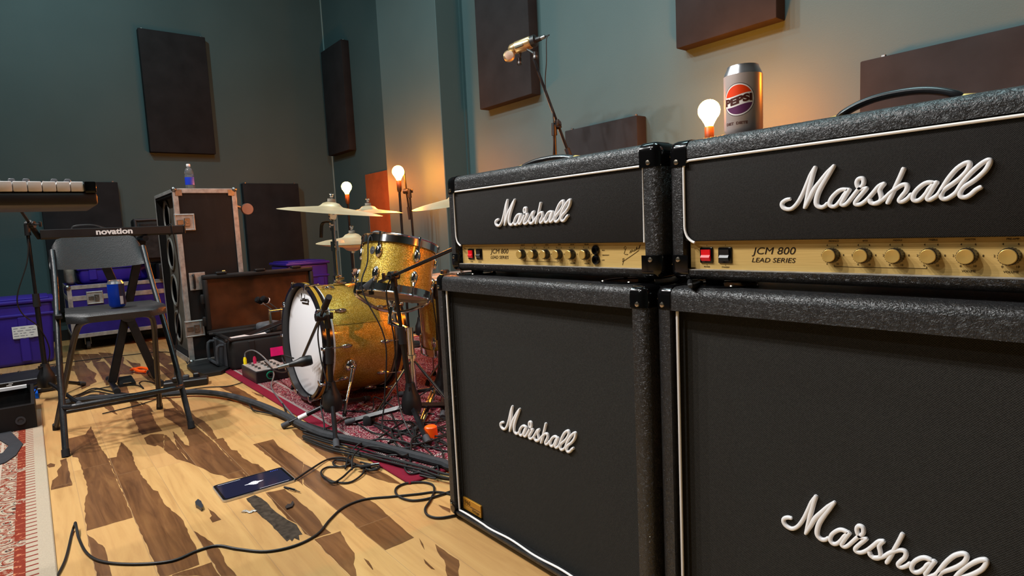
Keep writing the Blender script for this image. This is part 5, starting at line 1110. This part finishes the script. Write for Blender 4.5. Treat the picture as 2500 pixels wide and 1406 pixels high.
build('chrome_bar', MB().span((-4.378, 0.385, 0.0195), (-4.366, 0.43, 0.0235), None, 0.001, 1), CHROME, pd)
oc = thing('spring_clamp', (-4.76, 0.525, 0), 'orange plastic clamp lying on the floor behind the chair', 'clamp')
OR = mat('orange_plastic', '#ff5a0a', 0.4, 0, 0.5)
for s in (-1, 1): build('jaw', MB().tube(smooth([(-4.84, 0.49+s*0.004, 0.016), (-4.78, 0.515+s*0.018, 0.03), (-4.73, 0.54+s*0.03, 0.022), (-4.69, 0.56+s*0.012, 0.014)], 5), 0.012, 8, flat=0.8), OR, oc)
# ================================================================ OPEN BLACK CASE WITH PEDAL, DI BOX
oc_ = thing('hard_case', (-4.49, 1.36, 0), 'large open black hard case with pink tape beside the bass drum', 'case')
HARD = mat('matte_black_resin', '#1b1b1c', 0.6, 0, 0.35, 0.15, 12)
LIDIN = mat('orange_reflection_lid_lining', '#43240f', 0.4, 0, 0.45, 0.85, 4)  # mottled brown paints the orange bulb reflection into the lining colour
x0, x1, y0, y1, zt = -4.665, -4.235, 0.985, 1.78, 0.212
m = MB()
bm = bev_box((x0, y0, 0.0), (x1, y1, zt), 0.03, 4); bm.faces.ensure_lookup_table(); f = max((f for f in bm.faces if f.normal.z > 0.98), key=lambda f: f.calc_area()); bmesh.ops.delete(bm, geom=[f], context='FACES_ONLY'); m.bm(bm)
for a, c in (((x0+0.02, y0+0.02, 0.02), (x1-0.02, y1-0.02, 0.03)), ((x1-0.035, y0+0.03, 0.03), (x1-0.022, y1-0.03, zt)), ((x0+0.022, y0+0.03, 0.03), (x0+0.035, y1-0.03, zt)), ((x0+0.03, y0+0.022, 0.03), (x1-0.03, y0+0.035, zt)), ((x0+0.03, y1-0.035, 0.03), (x1-0.03, y1-0.022, zt))): m.span(a, c)
for y in (1.12, 1.36, 1.60): m.span((x1-0.004, y-0.02, 0.02), (x1+0.006, y+0.02, zt-0.02), None, 0.004, 1)
build('case_base', m, HARD, oc_)
build('rim', MB().tube(smooth([(x0+0.012, y0+0.03, zt), (x0+0.03, y0+0.012, zt), (x1-0.03, y0+0.012, zt), (x1-0.012, y0+0.03, zt), (x1-0.012, y1-0.03, zt), (x1-0.03, y1-0.012, zt), (x0+0.03, y1-0.012, zt), (x0+0.012, y1-0.03, zt)], 3, True), 0.012, 8, closed=True), HARD, oc_)
hd_ = MB(); hd_.tube(smooth([(-4.62, y0-0.002, 0.165), (-4.62, y0-0.05, 0.16), (-4.615, y0-0.055, 0.06), (-4.60, y0-0.055, 0.045), (-4.38, y0-0.055, 0.045), (-4.365, y0-0.055, 0.06), (-4.36, y0-0.05, 0.16), (-4.36, y0-0.002, 0.165)], 3), 0.011, 8)
hd_.span((-4.66, y0-0.012, 0.02), (-4.32, y0+0.002, 0.19), None, 0.006, 1); build('end_handle', hd_, GREYRUB, oc_)
lidm = MB(); Lx = -4.685
lidm.span((Lx-0.055, y0-0.03, 0.215), (Lx-0.04, y1-0.03, 0.632), None, 0.008, 2)
for a, c in (((Lx-0.05, y0-0.03, 0.60), (Lx, y1-0.03, 0.632)), ((Lx-0.05, y0-0.03, 0.205), (Lx, y1-0.03, 0.235)), ((Lx-0.05, y0-0.03, 0.235), (Lx, y0+0.0, 0.60)), ((Lx-0.05, y1-0.06, 0.235), (Lx, y1-0.03, 0.60))): lidm.span(a, c, None, 0.010, 2)
for z in (0.30, 0.46): lidm.span((Lx-0.045, y0-0.052, z-0.035), (Lx-0.01, y0-0.028, z+0.035), None, 0.008, 2)
lid = build('case_lid', lidm, HARD, oc_)
build('lid_lining', MB().span((Lx-0.041, y0, 0.235), (Lx-0.033, y1-0.06, 0.60)), LIDIN, lid)
for y in (1.08, 1.35, 1.62): build('lid_latch', MB().span((Lx-0.05, y-0.035, 0.63), (Lx+0.006, y+0.035, 0.648), None, 0.005, 1), PLASTIC, lid)
build('latch_pin', MB().cyl((Lx-0.02, 1.09, 0.65), (Lx-0.02, 1.11, 0.65), 0.006), BRASS, lid)
q0 = onX(661, 868, x1+0.007); q1 = onX(704, 850, x1+0.007)
build('pink_tape', MB().span((x1+0.0065, q0.y, 0.062), (x1+0.0080, 1.47, 0.122)), mat('hot_pink_tape', '#ee1d7a', 0.5, 0, 0.3, 0.08, 30), oc_, label='hot pink tape strip')
# things lying in the case
kp_ = thing('bass_drum_pedal', (-4.50, 1.33, 0.031), 'chrome double beater bass drum pedal lying in the open black case', 'drum pedal')
fr_ = MB()
for y in (1.335, 1.42): fr_.tube([(-4.47, y, 0.05), (-4.50, y, 0.30), (-4.50, y, 0.36)], 0.011, 10)
fr_.cyl((-4.50, 1.325, 0.345), (-4.50, 1.43, 0.345), 0.012); build('upright_frame', fr_, CHROME, kp_)
build('foot_board', MB().box((0, 0, 0), (0.10, 0.30, 0.012), at(-4.42, 1.28, 0.235, 0.15, 0.22), 0.004, 1), BLACKM, kp_)
build('base_plate', MB().span((-4.56, 1.20, 0.031), (-4.40, 1.44, 0.045), None, 0.003, 1), STEEL, kp_)
for y, e in ((1.36, (-4.50, 1.27, 0.430)), (1.40, (-4.47, 1.30, 0.435))):
    e = V3(e); s_ = V3((-4.50, y, 0.345)); rb = build('beater_rod', MB().cyl(s_, e, 0.0035, n=8), CHROME, kp_); d = (e-s_).normalized(); z = frame(e, V3((0.2, -0.6, 0.35)), d)
    build('beater_head', MB().lathe([(1e-5, -0.026), (0.018, -0.026), (0.023, -0.018), (0.023, 0.018), (0.017, 0.026), (1e-5, 0.026)], 20, z), FELT, rb); build('beater_pad', MB().lathe([(0.0235, -0.027), (0.0235, -0.02), (1e-5, -0.0275)], 18, z), WHITEP, rb)
tag(build('papers', MB().box((0, 0, 0), (0.16, 0.26, 0.004), at(-4.36, 1.12, 0.206, -0.1, 0.06), 0.001, 1), WHITEP), 'white sheet sticking out of the open black case', 'paper')
tag(build('tool_pouch', MB().box((0, 0, 0), (0.15, 0.16, 0.08), at(-4.60, 1.36, 0.215, 0.3), 0.025, 3), mat('grey_quilted_pouch', '#55565a', 0.8, 0, 0.2, 0.3, 20, 0.8, 30)), 'grey padded pouch in the open black case behind the pedal', 'pouch')

di = thing('monitor_box', (-3.87, 1.09, 0.009), 'small metal box with a green ringed socket on the rug before the bass drum', 'audio box')
DIM = mat('dark_grey_box_metal', '#4a4446', 0.4, 0.6, vary=0.2, vscale=40)
build('enclosure', MB().span((-4.02, 0.99, 0.011), (-3.72, 1.19, 0.082), None, 0.004, 2), DIM, di)
build('front_plate', MB().span((-3.722, 0.996, 0.015), (-3.7185, 1.184, 0.079), None, 0.001, 1), PLASTIC, di)
build('top_plate', MB().span((-4.015, 0.995, 0.0815), (-3.722, 1.185, 0.0845), None, 0.001, 1), ALU, di)
for i in range(4):
    for j in range(3): build('top_knob', MB().lathe([(0.009, 0.084), (0.008, 0.094), (1e-5, 0.095)], 12, Matrix.Translation((-3.97+i*0.065, 1.03+j*0.055, 0))), STEEL, di)
build('green_socket', MB().lathe([(0.024, 0), (0.024, 0.006), (0.019, 0.006), (0.018, 0.003)], 24, frame((-3.7185, 1.075, 0.048), (1, 0, 0))), mat('green_ring', '#1f8f6c', 0.4), di, label='green ring')
build('socket_core', MB().lathe([(0.018, 0.003), (0.016, 0.008), (0.008, 0.008), (0.008, 0.002), (1e-5, 0.002)], 20, frame((-3.7185, 1.075, 0.048), (1, 0, 0))), PLASTIC, di)
for k, c in enumerate(('#f0d800', '#c2184a')):
    build('cable_plug', MB().lathe([(0.010, 0.0), (0.010, 0.03), (0.006, 0.045), (1e-5, 0.045)], 14, Matrix.Translation((-4.00+0.03*k, 1.01+0.05*k, 0.0845))), mat('plug_sleeve', c, 0.5), di)
tp_ = [fl(x, y) for x, y in ((457, 900), (470, 912), (500, 922), (540, 915), (574, 897), (570, 888), (545, 882), (505, 884), (475, 889))]
tag(build('flat_tray', MB().prism([(p.x, p.y) for p in tp_], 0.002, 0.024), mat('black_flat_tray', '#19191a', 0.55, 0, 0.4, 0.1, 8)), 'flat black tray on the floor in front of the tall cabinet', 'tray')
ps = thing('power_strip', (-4.02, 0.66, 0), 'short black power strip with plugs behind the chair foot', 'power strip'); build('strip_body', MB().box((0, 0, 0.022), (0.09, 0.24, 0.044), at(-4.06, 0.68, 0, -0.25), 0.006, 1), PLASTIC, ps)
for k in range(3): build('plug', MB().box((0, 0, 0), (0.03, 0.035, 0.03), at(-4.04-0.015*k, 0.62+0.06*k, 0.056, -0.25), 0.006, 1), GREYRUB if k % 2 else PLASTIC, ps)

# ---- chrome pedal hardware behind the stands
hp = thing('folded_hardware', (-2.30, 1.72, 0.009), 'folded chrome drum hardware lying on the rug by the speaker cabinet', 'drum hardware')
a = fl(1024, 1042, 0.03); b_ = fl(1082, 905, 0.02)
A_, B_ = V3((-2.28, 1.24, 0.03)), V3((-2.56, 1.66, 0.10))
A_ = fl(1026, 1036, 0.03); B_ = onY(1078, 905, A_.y+0.42)
for s in (-1, 1):
    o = V3((0.018*s, 0.0, 0.012*s)); build('leg', MB().tube([A_+o, B_+o*1.6], 0.009, 8, flat=0.6), CHROME, hp)
build('hinge', MB().ball(A_, 0.018), CHROME, hp); build('rubber_foot', MB().ball(A_+V3((0.01, -0.025, -0.012)), 0.014), RUBBER, hp)
A2, B2_ = fl(905, 1020, 0.025), onY(982, 938, 1.62)
h2 = thing('drum_stand_leg', ((A2+B2_)/2).xy.to_3d(), 'chrome double braced stand leg on the rug right of the bass drum', 'drum hardware')
for s in (-1, 1): build('brace', MB().tube([A2+V3((0, 0.012*s, 0)), B2_+V3((0, 0.02*s, 0))], 0.008, 8, flat=0.5), CHROME, h2)
build('rubber_foot', MB().box((0, 0, 0), (0.05, 0.04, 0.08), frame(A2-(B2_-A2).normalized()*0.03, B2_-A2), 0.01, 2), RUBBER, h2)
# microphones on the drums
tm = thing('clip_microphone', TM @ V3((-0.12, -0.13, 0.26)), 'small black clip on microphone at the rim of the rack tom', 'microphone')
p = TM @ V3((-0.145, -0.10, 0.255)); m = MB(); m.box((0, 0, 0), (0.032, 0.032, 0.05), frame(p, TM.to_3x3() @ V3((0, 0, 1))), 0.006, 2); build('rim_clip', m, PLASTIC, tm)
q = TM @ V3((-0.06, -0.06, 0.285)); build('capsule', MB().tube(smooth([p+V3((0, 0, 0.02)), p.lerp(q, 0.5)+V3((0, 0, 0.022)), q], 4), [0.012]*4+[0.014]*5, 12), PLASTIC, tm)
cable('thin cable running down the front of the rack tom', [q, q+V3((0.03, -0.03, 0.01)), TM @ V3((0.035, -0.180, 0.235)), TM @ V3((0.045, -0.176, 0.12)), TM @ V3((0.05, -0.185, -0.01)), (-2.42, 1.20, 0.40), (-2.40, 1.17, 0.15), (-2.36, 1.13, 0.014), (-2.2, 1.12, 0.014)], 0.0034)
sm = thing('drum_microphone', onY(892, 702, 1.19), 'grey topped microphone under the rack tom at the end of a boom', 'microphone'); c = onY(905, 692, 1.19)
build('body', MB().box((0, 0, 0), (0.03, 0.035, 0.07), frame(c, V3((0.4, 0.6, 0.5))), 0.006, 2), GREYRUB, sm); build('swivel_mount', MB().cyl(c+V3((0, 0, -0.05)), c, 0.012), PLASTIC, sm)

# ---- amplifier top: soda can
cc = V3((-0.603, 1.02, 1.0222))
cc = onY(1815, 319, 1.035); cc.z = 1.0097
sc_ = thing('soda_can', cc, 'silver soda can with a red, white and blue round logo on the right amplifier', 'can')
CANS = mat('silver_brown_can', '#cbbdb8', 0.32, 0.3); RC = 0.0331
face = math.atan2(-cc.y, -cc.x)-0.26           # the logo faces a little left of the camera
M = Matrix.Translation(cc) @ Matrix.Rotation(face, 4, 'Z')
body_lid(M, sc_, CANS)
def onto(v, off): a = v.x/RC; return V3(((RC+off)*math.cos(a), (RC+off)*math.sin(a), v.y))
zc, RL = 0.0600, 0.0275
def disc_region(f0, f1, r, off, nm, m):
    mb = MB(); vs = []; fs = []; N = 40; K = 10
    for i in range(N+1):
        x = -r+2*r*i/N; h = math.sqrt(max(0, r*r-x*x)); a = max(-h, min(h, f0(x))); b = max(-h, min(h, f1(x)))
        for k in range(K+1): vs.append(onto(V3((x, zc+a+(b-a)*k/K)).to_3d() if False else V3((x, zc+a+(b-a)*k/K, 0)), off))
    for i in range(N):
        for k in range(K): q = i*(K+1)+k; fs.append((q, q+K+1, q+K+2, q+1))
    return build(nm, mb.add(vs, fs, M), m, sc_, 80)
disc_region(lambda x: -1, lambda x: 1, RL+0.001, 0.00010, 'logo_outline', mat('dark_print_edge', '#3b3133', 0.4, 0.3))
disc_region(lambda x: -1, lambda x: 1, RL, 0.00018, 'logo_white_disc', mat('white_print', '#f0eae6', 0.4))
wav = lambda x: 0.0030*math.sin((x/RL)*2.2-0.3)
disc_region(lambda x: 0.0088+wav(x), lambda x: 1, RL-0.0022, 0.00026, 'logo_red_wave', mat('red_print', '#f0420c', 0.35))
disc_region(lambda x: -1, lambda x: -0.0096+wav(x), RL-0.0022, 0.00026, 'logo_lower_wave', mat('violet_print', '#6b3560', 0.35, 0.2))
t = MB(); t.text('PEPSI', 0.0160, M, 0.0, 0.0, 0.0009, 0.0495, wrap=lambda v: onto(V3((v.x-0.001, v.y+zc-0.0002+wav(v.x), 0)), 0.0005)); build('logo_lettering', t, mat('brown_black_print', '#4a1a10', 0.4), sc_)
t = MB(); t.text('DIET  DIETE', 0.0062, M, 0.0, 0.0, 0.0003, 0.040, wrap=lambda v: onto(V3((v.x-0.004, v.y+0.0195, 0)), 0.00025)); build('small_lettering', t, mat('brown_print', '#5a3a34', 0.4), sc_)

# ---- tablet, plug and scraps
tb = [fl(x, y) for x, y in ((522, 1190), (541, 1230), (722, 1178), (690, 1143))]
u = (tb[3]-tb[0]); w_ = (tb[1]-tb[0]); L = u.length; Wd = 0.162; ux = u.normalized(); cen = (tb[0]+tb[1]+tb[2]+tb[3])/4
L = 0.242; tM = frame((cen.x, cen.y, 0.0008), (0, 0, 1), ux)
tbl = thing('tablet', (cen.x, cen.y, 0.0008), 'silver edged tablet lying on the wood floor, waveform on its screen', 'tablet')
def rrect(a, b, r, n=6): return [(sx*(a/2-r)+r*math.cos(q), sy*(b/2-r)+r*math.sin(q)) for sx, sy, q0 in ((1, 1, 0), (-1, 1, PI/2), (-1, -1, PI), (1, -1, 3*PI/2)) for q in [q0+PI/2*k/n for k in range(n+1)]]
build('metal_body', MB().prism(rrect(L, Wd, 0.014), 0, 0.0072, tM), mat('silver_tablet_body', '#c8c8cb', 0.3, 0.8), tbl)
build('black_bezel', MB().prism(rrect(L-0.005, Wd-0.005, 0.012), 0.0072, 0.0078, tM), GLOSSB, tbl)
scr = build('screen', MB().prism(rrect(L-0.021, Wd-0.021, 0.006), 0.0078, 0.0080, tM), mat('dark_lit_screen', '#14162a', 0.08, 0, 0.5, emis='#23263a', estr=0.35), tbl)
wv = MB(); hs_ = [0.002, 0.003, 0.005, 0.004, 0.009, 0.014, 0.018, 0.022, 0.03, 0.026, 0.034, 0.026, 0.03, 0.018, 0.012, 0.008, 0.01, 0.005, 0.003, 0.002]
for i, hh in enumerate(hs_): wv.span((-0.031+i*0.0032-0.0009, -hh*0.55, 0.00801), (-0.031+i*0.0032+0.0009, hh*0.45, 0.0083), tM); build('waveform', wv, mat('white_waveform', '#f4f4f8', 0.4, emis='#ffffff', estr=0.5), scr)
bar_ = MB(); bar_.span((-0.105, 0.066, 0.00801), (-0.03, 0.068, 0.0083), tM); bar_.span((0.0, -0.068, 0.00801), (0.10, -0.0665, 0.0083), tM); build('screen_bars', bar_, mat('pale_bars', '#b8b8c4', 0.4, emis='#ffffff', estr=0.25), scr)
dots = MB()
for i in range(5): dots.lathe([(0.0018, 0.0), (1e-5, 0.0002)], 8, tM @ Matrix.Translation((0.075+i*0.006, 0.062, 0.0081)))
build('status_icons', dots, mat('blue_icons', '#3b59d8', 0.4, emis='#3b59d8', estr=0.5), scr)
aj = thing('audio_plug', fl(715, 1197), 'silver audio jack plug sticking out from under the tablet', 'plug'); a0, a1 = fl(694, 1189, 0.004), fl(733, 1201, 0.005)
build('plug_barrel', MB().cyl(a0.lerp(a1, 0.35), a0.lerp(a1, 0.72), 0.0048, 0.0052), CHROME, aj); build('plug_tip', MB().cyl(a0.lerp(a1, 0.7), a1, 0.0022, 0.0016), CHROME, aj); build('plug_boot', MB().cyl(a0, a0.lerp(a1, 0.38), 0.003, 0.0046), RUBBER, aj)
def scrap(label, px, z, m, cat, name):
    P = [fl(x, y) for x, y in px]; return tag(build(name, MB().prism([(p.x, p.y) for p in P], 0.0008, z), m), label, cat)
scrap('crumpled dark scrap left of the tablet', ((477, 1233), (484, 1226), (492, 1231), (497, 1244), (492, 1249), (485, 1243), (479, 1240)), 0.012, mat('dark_foil', '#3a3c42', 0.4, 0.4), 'scrap', 'foil_scrap')
wr = thing('foil_wrapper', fl(608, 1248), 'small silvery wrapper between the tablet and the long cable', 'scrap'); wp = [fl(x, y, 0.003) for x, y in ((594, 1250), (600, 1246), (610, 1250), (618, 1246), (626, 1247))]
build('foil_strip', MB().tube(smooth(wp, 4), [0.008, 0.008, 0.008, 0.007, 0.005, 0.004, 0.004, 0.004, 0.005, 0.006, 0.006, 0.006, 0.005, 0.005, 0.005, 0.004, 0.004], 8, flat=0.3), mat('silvery_foil', '#c9c4bb', 0.35, 0.4), wr)
scrap('dark torn scrap right below the tablet', ((697, 1240), (703, 1234), (710, 1234), (715, 1226), (718, 1232), (714, 1240), (706, 1243), (700, 1245)), 0.006, mat('brown_scrap', '#24140c', 0.7), 'scrap', 'torn_scrap')
cap = fl(1053, 1068, 0.010); og = thing('orange_cap', cap, 'bright orange cap on the rug among the cables', 'cap')
build('cup', MB().lathe([(0.026, 0.0), (0.029, 0.002), (0.026, 0.046), (0.021, 0.05), (1e-5, 0.051)], 24, Matrix.Translation(cap)), OR, og)

# ================================================================ CABLES
rc_ = random.Random(21)
def fpath(px, z=0.0045): return [fl(x, y, z) for x, y in px]
LONG = [(120, 1440), (158, 1370), (176, 1300)]
P = fpath(LONG, 0.004)+[fl(182, 1282, 0.02), fl(184, 1276, 0.025), fl(187, 1290, 0.02)]+fpath([(193, 1315), (212, 1350), (250, 1371), (330, 1377), (420, 1369), (480, 1345), (530, 1332), (580, 1340), (650, 1346), (720, 1332), (775, 1304), (806, 1268), (840, 1238), (890, 1219), (960, 1212), (1020, 1206), (1070, 1201), (1125, 1213)], 0.004)
cable('long thin black cable snaking across the foreground floor', P, 0.0038)
cable('black cable with a wide loop beside the left speaker cabinet', fpath([(1130, 1188), (1090, 1203), (1040, 1218), (1000, 1221), (970, 1209), (967, 1192), (990, 1180), (1030, 1177), (1055, 1183), (1060, 1198), (1050, 1222), (1038, 1242), (1045, 1258), (1075, 1264), (1130, 1254)], 0.005), 0.0038)
cable('thick grey sleeved cable crossing the floor onto the rug', fpath([(150, 985), (210, 974), (300, 968), (400, 962), (480, 957), (550, 964), (620, 983), (690, 1012), (735, 1036), (790, 1060), (850, 1072), (930, 1090), (1010, 1112), (1080, 1130), (1120, 1140)], 0.026)+[V3((-1.62, 1.33, 0.018)), V3((-1.35, 1.42, 0.018)), V3((-0.9, 1.5, 0.018)), V3((-0.3, 1.9, 0.018))], 0.0165, 6, None, 'sleeved_cable', mat('grey_braided_sleeve', '#333437', 0.8, 0, 0.2, 0.2, 40, 0.5, 300))
cable('thin cable branching from the sleeved cable toward the rug', fpath([(560, 968), (605, 985), (618, 1001), (650, 1008), (690, 1018), (730, 1036), (770, 1050), (820, 1062)], 0.012), 0.004)
cable('cable from the power strip across the floor to the metal box', fpath([(250, 1010), (350, 985), (430, 958), (500, 946), (560, 942), (598, 929), (620, 903), (640, 886), (655, 874), (662, 866)], 0.006), 0.0032)
cable('grey cable arching over the metal box down to the rug', [(-4.0, 1.01, 0.125), (-4.0, 1.02, 0.16), (-3.92, 1.05, 0.175), (-3.80, 1.08, 0.13), (-3.70, 1.09, 0.06), tuple(fl(663, 945, 0.013)), tuple(fl(690, 985, 0.013)), tuple(fl(730, 1030, 0.013))], 0.0042, 6, None, 'cable', mat('grey_cable_jacket', '#5a5a5c', 0.5))
cable('microphone cable from the bass drum microphone to the metal box', [(-3.00, 0.985, 0.268), (-3.10, 0.96, 0.27), tuple(onY(700, 905, 0.98)), tuple(fl(672, 905, 0.10)), (-3.9, 1.10, 0.10)], 0.004)
cable('cable hanging down the nearest microphone stand', [(-2.345, 1.215, 0.68), (-2.375, 1.20, 0.60), (-2.36, 1.215, 0.4), (-2.375, 1.22, 0.22), (-2.34, 1.21, 0.10), tuple(fl(1000, 1055, 0.02)), tuple(fl(1030, 1085, 0.02)), tuple(fl(1062, 1120, 0.02)), tuple(fl(1068, 1165, 0.014)), tuple(fl(1025, 1160, 0.014))], 0.0034)
cable('cable hanging down the stand in front of the bass drum', [(-2.66, 1.01, 0.50), (-2.685, 1.0, 0.42), (-2.67, 1.0, 0.30), (-2.63, 1.0, 0.2), (-2.68, 0.985, 0.1), tuple(fl(790, 1050, 0.02)), tuple(fl(740, 1050, 0.02)), tuple(fl(735, 1040, 0.016))], 0.0034)
cable('cable drooping from the low boom stand behind', [(-2.50, 1.51, 0.60), (-2.47, 1.49, 0.52), (-2.46, 1.50, 0.3), (-2.50, 1.48, 0.12), tuple(fl(985, 985, 0.02)), tuple(fl(955, 1000, 0.02)), tuple(fl(910, 1010, 0.02)), tuple(fl(880, 1000, 0.02))], 0.0034)
cable('cable hanging from the left edge microphone stand', [(-4.34, 0.02, 0.93), (-4.32, 0.0, 0.80), (-4.31, -0.06, 0.62), (-4.32, -0.05, 0.52), (-4.34, 0.02, 0.42), (-4.40, 0.05, 0.26), (-4.44, -0.02, 0.08), (-4.5, -0.06, 0.006)], 0.0032)
cable('thin black cable on the floor under the chair', fpath([(150, 992), (200, 962), (260, 945), (330, 940), (350, 948), (340, 935), (355, 930), (390, 938), (430, 945)], 0.005), 0.0032)
cable('thin straight cable on the floor from purple tote to tall cabinet', fpath([(110, 892), (200, 880), (300, 868), (395, 859), (440, 868), (470, 905)], 0.004), 0.003)
for i in range(3): cable('black cable in the bunch beside the left stand foot', fpath([(160, 975+4*i), (195, 962+5*i), (230, 948+8*i), (270, 955+7*i), (340, 966+5*i)], 0.007+0.006*i), 0.0042, 6, 'bunch of cables by the left stand')
# coil of thin cable between the tablet and the rug
P = fpath([(722, 1172), (760, 1148), (800, 1122), (838, 1118), (858, 1132), (838, 1140), (800, 1140), (784, 1156), (800, 1174), (850, 1178), (884, 1160), (886, 1146), (862, 1134), (830, 1140), (814, 1136), (820, 1124), (850, 1126), (880, 1140), (920, 1146), (930, 1130), (945, 1120), (985, 1120), (1003, 1130), (990, 1142), (992, 1158), (1010, 1162), (1060, 1148), (1082, 1135), (1078, 1105), (1062, 1082)], 0.005)
for i, p in enumerate(P): p.z = 0.0045+0.006*(0.5+0.5*math.sin(i*1.9)) + (0.008 if i > 19 else 0)
cable('tangle of thin cable between the tablet and the rug', P, 0.0036)
P = fpath([(842, 1130), (852, 1100), (880, 1082), (930, 1072), (980, 1077), (1020, 1084), (1095, 1062)], 0.03); P[0].z = 0.008; P[1].z = 0.012
cable('cable arching from the tangle over the sleeved cable', P, 0.0036)
P = fpath([(858, 1132), (864, 1110), (900, 1090), (960, 1100), (985, 1112), (1002, 1100), (1008, 1070), (1050, 1052), (1100, 1040)], 0.034); P[0].z = 0.012
cable('second cable arching from the tangle over the rug', P, 0.0036)
P = fpath([(792, 1165), (812, 1178), (835, 1166), (870, 1138), (905, 1148), (925, 1140), (880, 1128)], 0.012)
cable('short cable looped in the middle of the tangle', P, 0.0036)
cn = thing('cable_connector', fl(905, 1136), 'black and chrome audio connector resting on the tangle of cable', 'plug'); a0, a1 = fl(880, 1140, 0.018), fl(926, 1134, 0.018)
build('barrel', MB().cyl(a0, a0.lerp(a1, 0.55), 0.008, 0.009), RUBBER, cn); build('shell', MB().cyl(a0.lerp(a1, 0.5), a1, 0.0085), CHROME, cn)
cable('thin cable curving over the rug behind the sleeved cable', fpath([(690, 985), (705, 1020), (740, 1046), (800, 1044), (850, 1020), (875, 1035), (910, 1056), (960, 1060), (1040, 1050), (1100, 1035)], 0.016), 0.0034)
cable('cable looping at the bass drum foot', [tuple(fl(770, 990, 0.013)), tuple(fl(820, 1000, 0.013)), tuple(fl(905, 1002, 0.02)), tuple(fl(912, 970, 0.05)), tuple(fl(940, 980, 0.04)), tuple(fl(985, 1005, 0.014)), tuple(fl(1060, 1010, 0.014))], 0.0036)
base = [(745, 1046), (800, 1066), (870, 1084), (950, 1104), (1030, 1124), (1120, 1146)]
for i in range(7):
    off = (-16, -10, -5, 12, 17, 22, 27)[i]; pts = [(x+rc_.uniform(-6, 6), y+off+rc_.uniform(-5, 5)*(0.4+k*0.12)) for k, (x, y) in enumerate(base)]
    cable('thin black cable running beside the grey sleeved cable', fpath(pts, 0.013+0.004*(i % 3))+[V3((-1.60, 1.30+0.012*(6-i), 0.008)), V3((-1.3, 1.38+0.013*(6-i), 0.006)), V3((-0.8, 1.46+0.02*(6-i), 0.006)), V3((-0.2, 1.7+0.03*i, 0.006))], 0.0044, 6, 'cables along the sleeved cable')
for i in range(9):
    s = rc_.uniform(0, 1); pts = [(930+rc_.uniform(-30, 40), 1030+rc_.uniform(-25, 60)), (985+rc_.uniform(-20, 20), 1050+rc_.uniform(-30, 45)), (1035+rc_.uniform(-20, 20), 1066+rc_.uniform(-35, 30)), (1075, 1050+rc_.uniform(-30, 60)), (1125, 1050+rc_.uniform(-40, 80))]
    cable('black cable in the tangle on the rug beside the speaker cabinet', fpath(pts, 0.014+0.003*(i % 4)), 0.0040, 7, 'tangled cables on the rug')

cable('short black cord lying between the two amplifier stacks', [tuple(onY(1636, 706, 1.0)), (-0.73, 1.05, 0.752), tuple(fl(1685, 697, 0.7435)), tuple(fl(1712, 690, 0.7435))], 0.0045)
fm_ = FM @ V3((0.15, -0.15, 0.43)); fcm = thing('clip_microphone', fm_, 'black clip on microphone at the rim of the amber floor tom', 'microphone')
build('rim_clip', MB().box((0, 0, 0), (0.03, 0.03, 0.06), Matrix.Translation(fm_), 0.006, 2), PLASTIC, fcm); build('capsule', MB().cyl(fm_+V3((0, 0, 0.02)), fm_+V3((-0.05, 0.05, 0.015)), 0.012, 0.015), PLASTIC, fcm)
cable('thin cables hanging from the right end of the lettered keyboard', [(-4.30, 0.70, 0.975), (-4.255, 0.72, 0.985), (-4.25, 0.725, 0.93), (-4.27, 0.735, 0.86), (-4.27, 0.74, 0.70), (-4.29, 0.73, 0.55), (-4.32, 0.70, 0.30), (-4.30, 0.66, 0.05), (-4.22, 0.66, 0.006)], 0.0032)
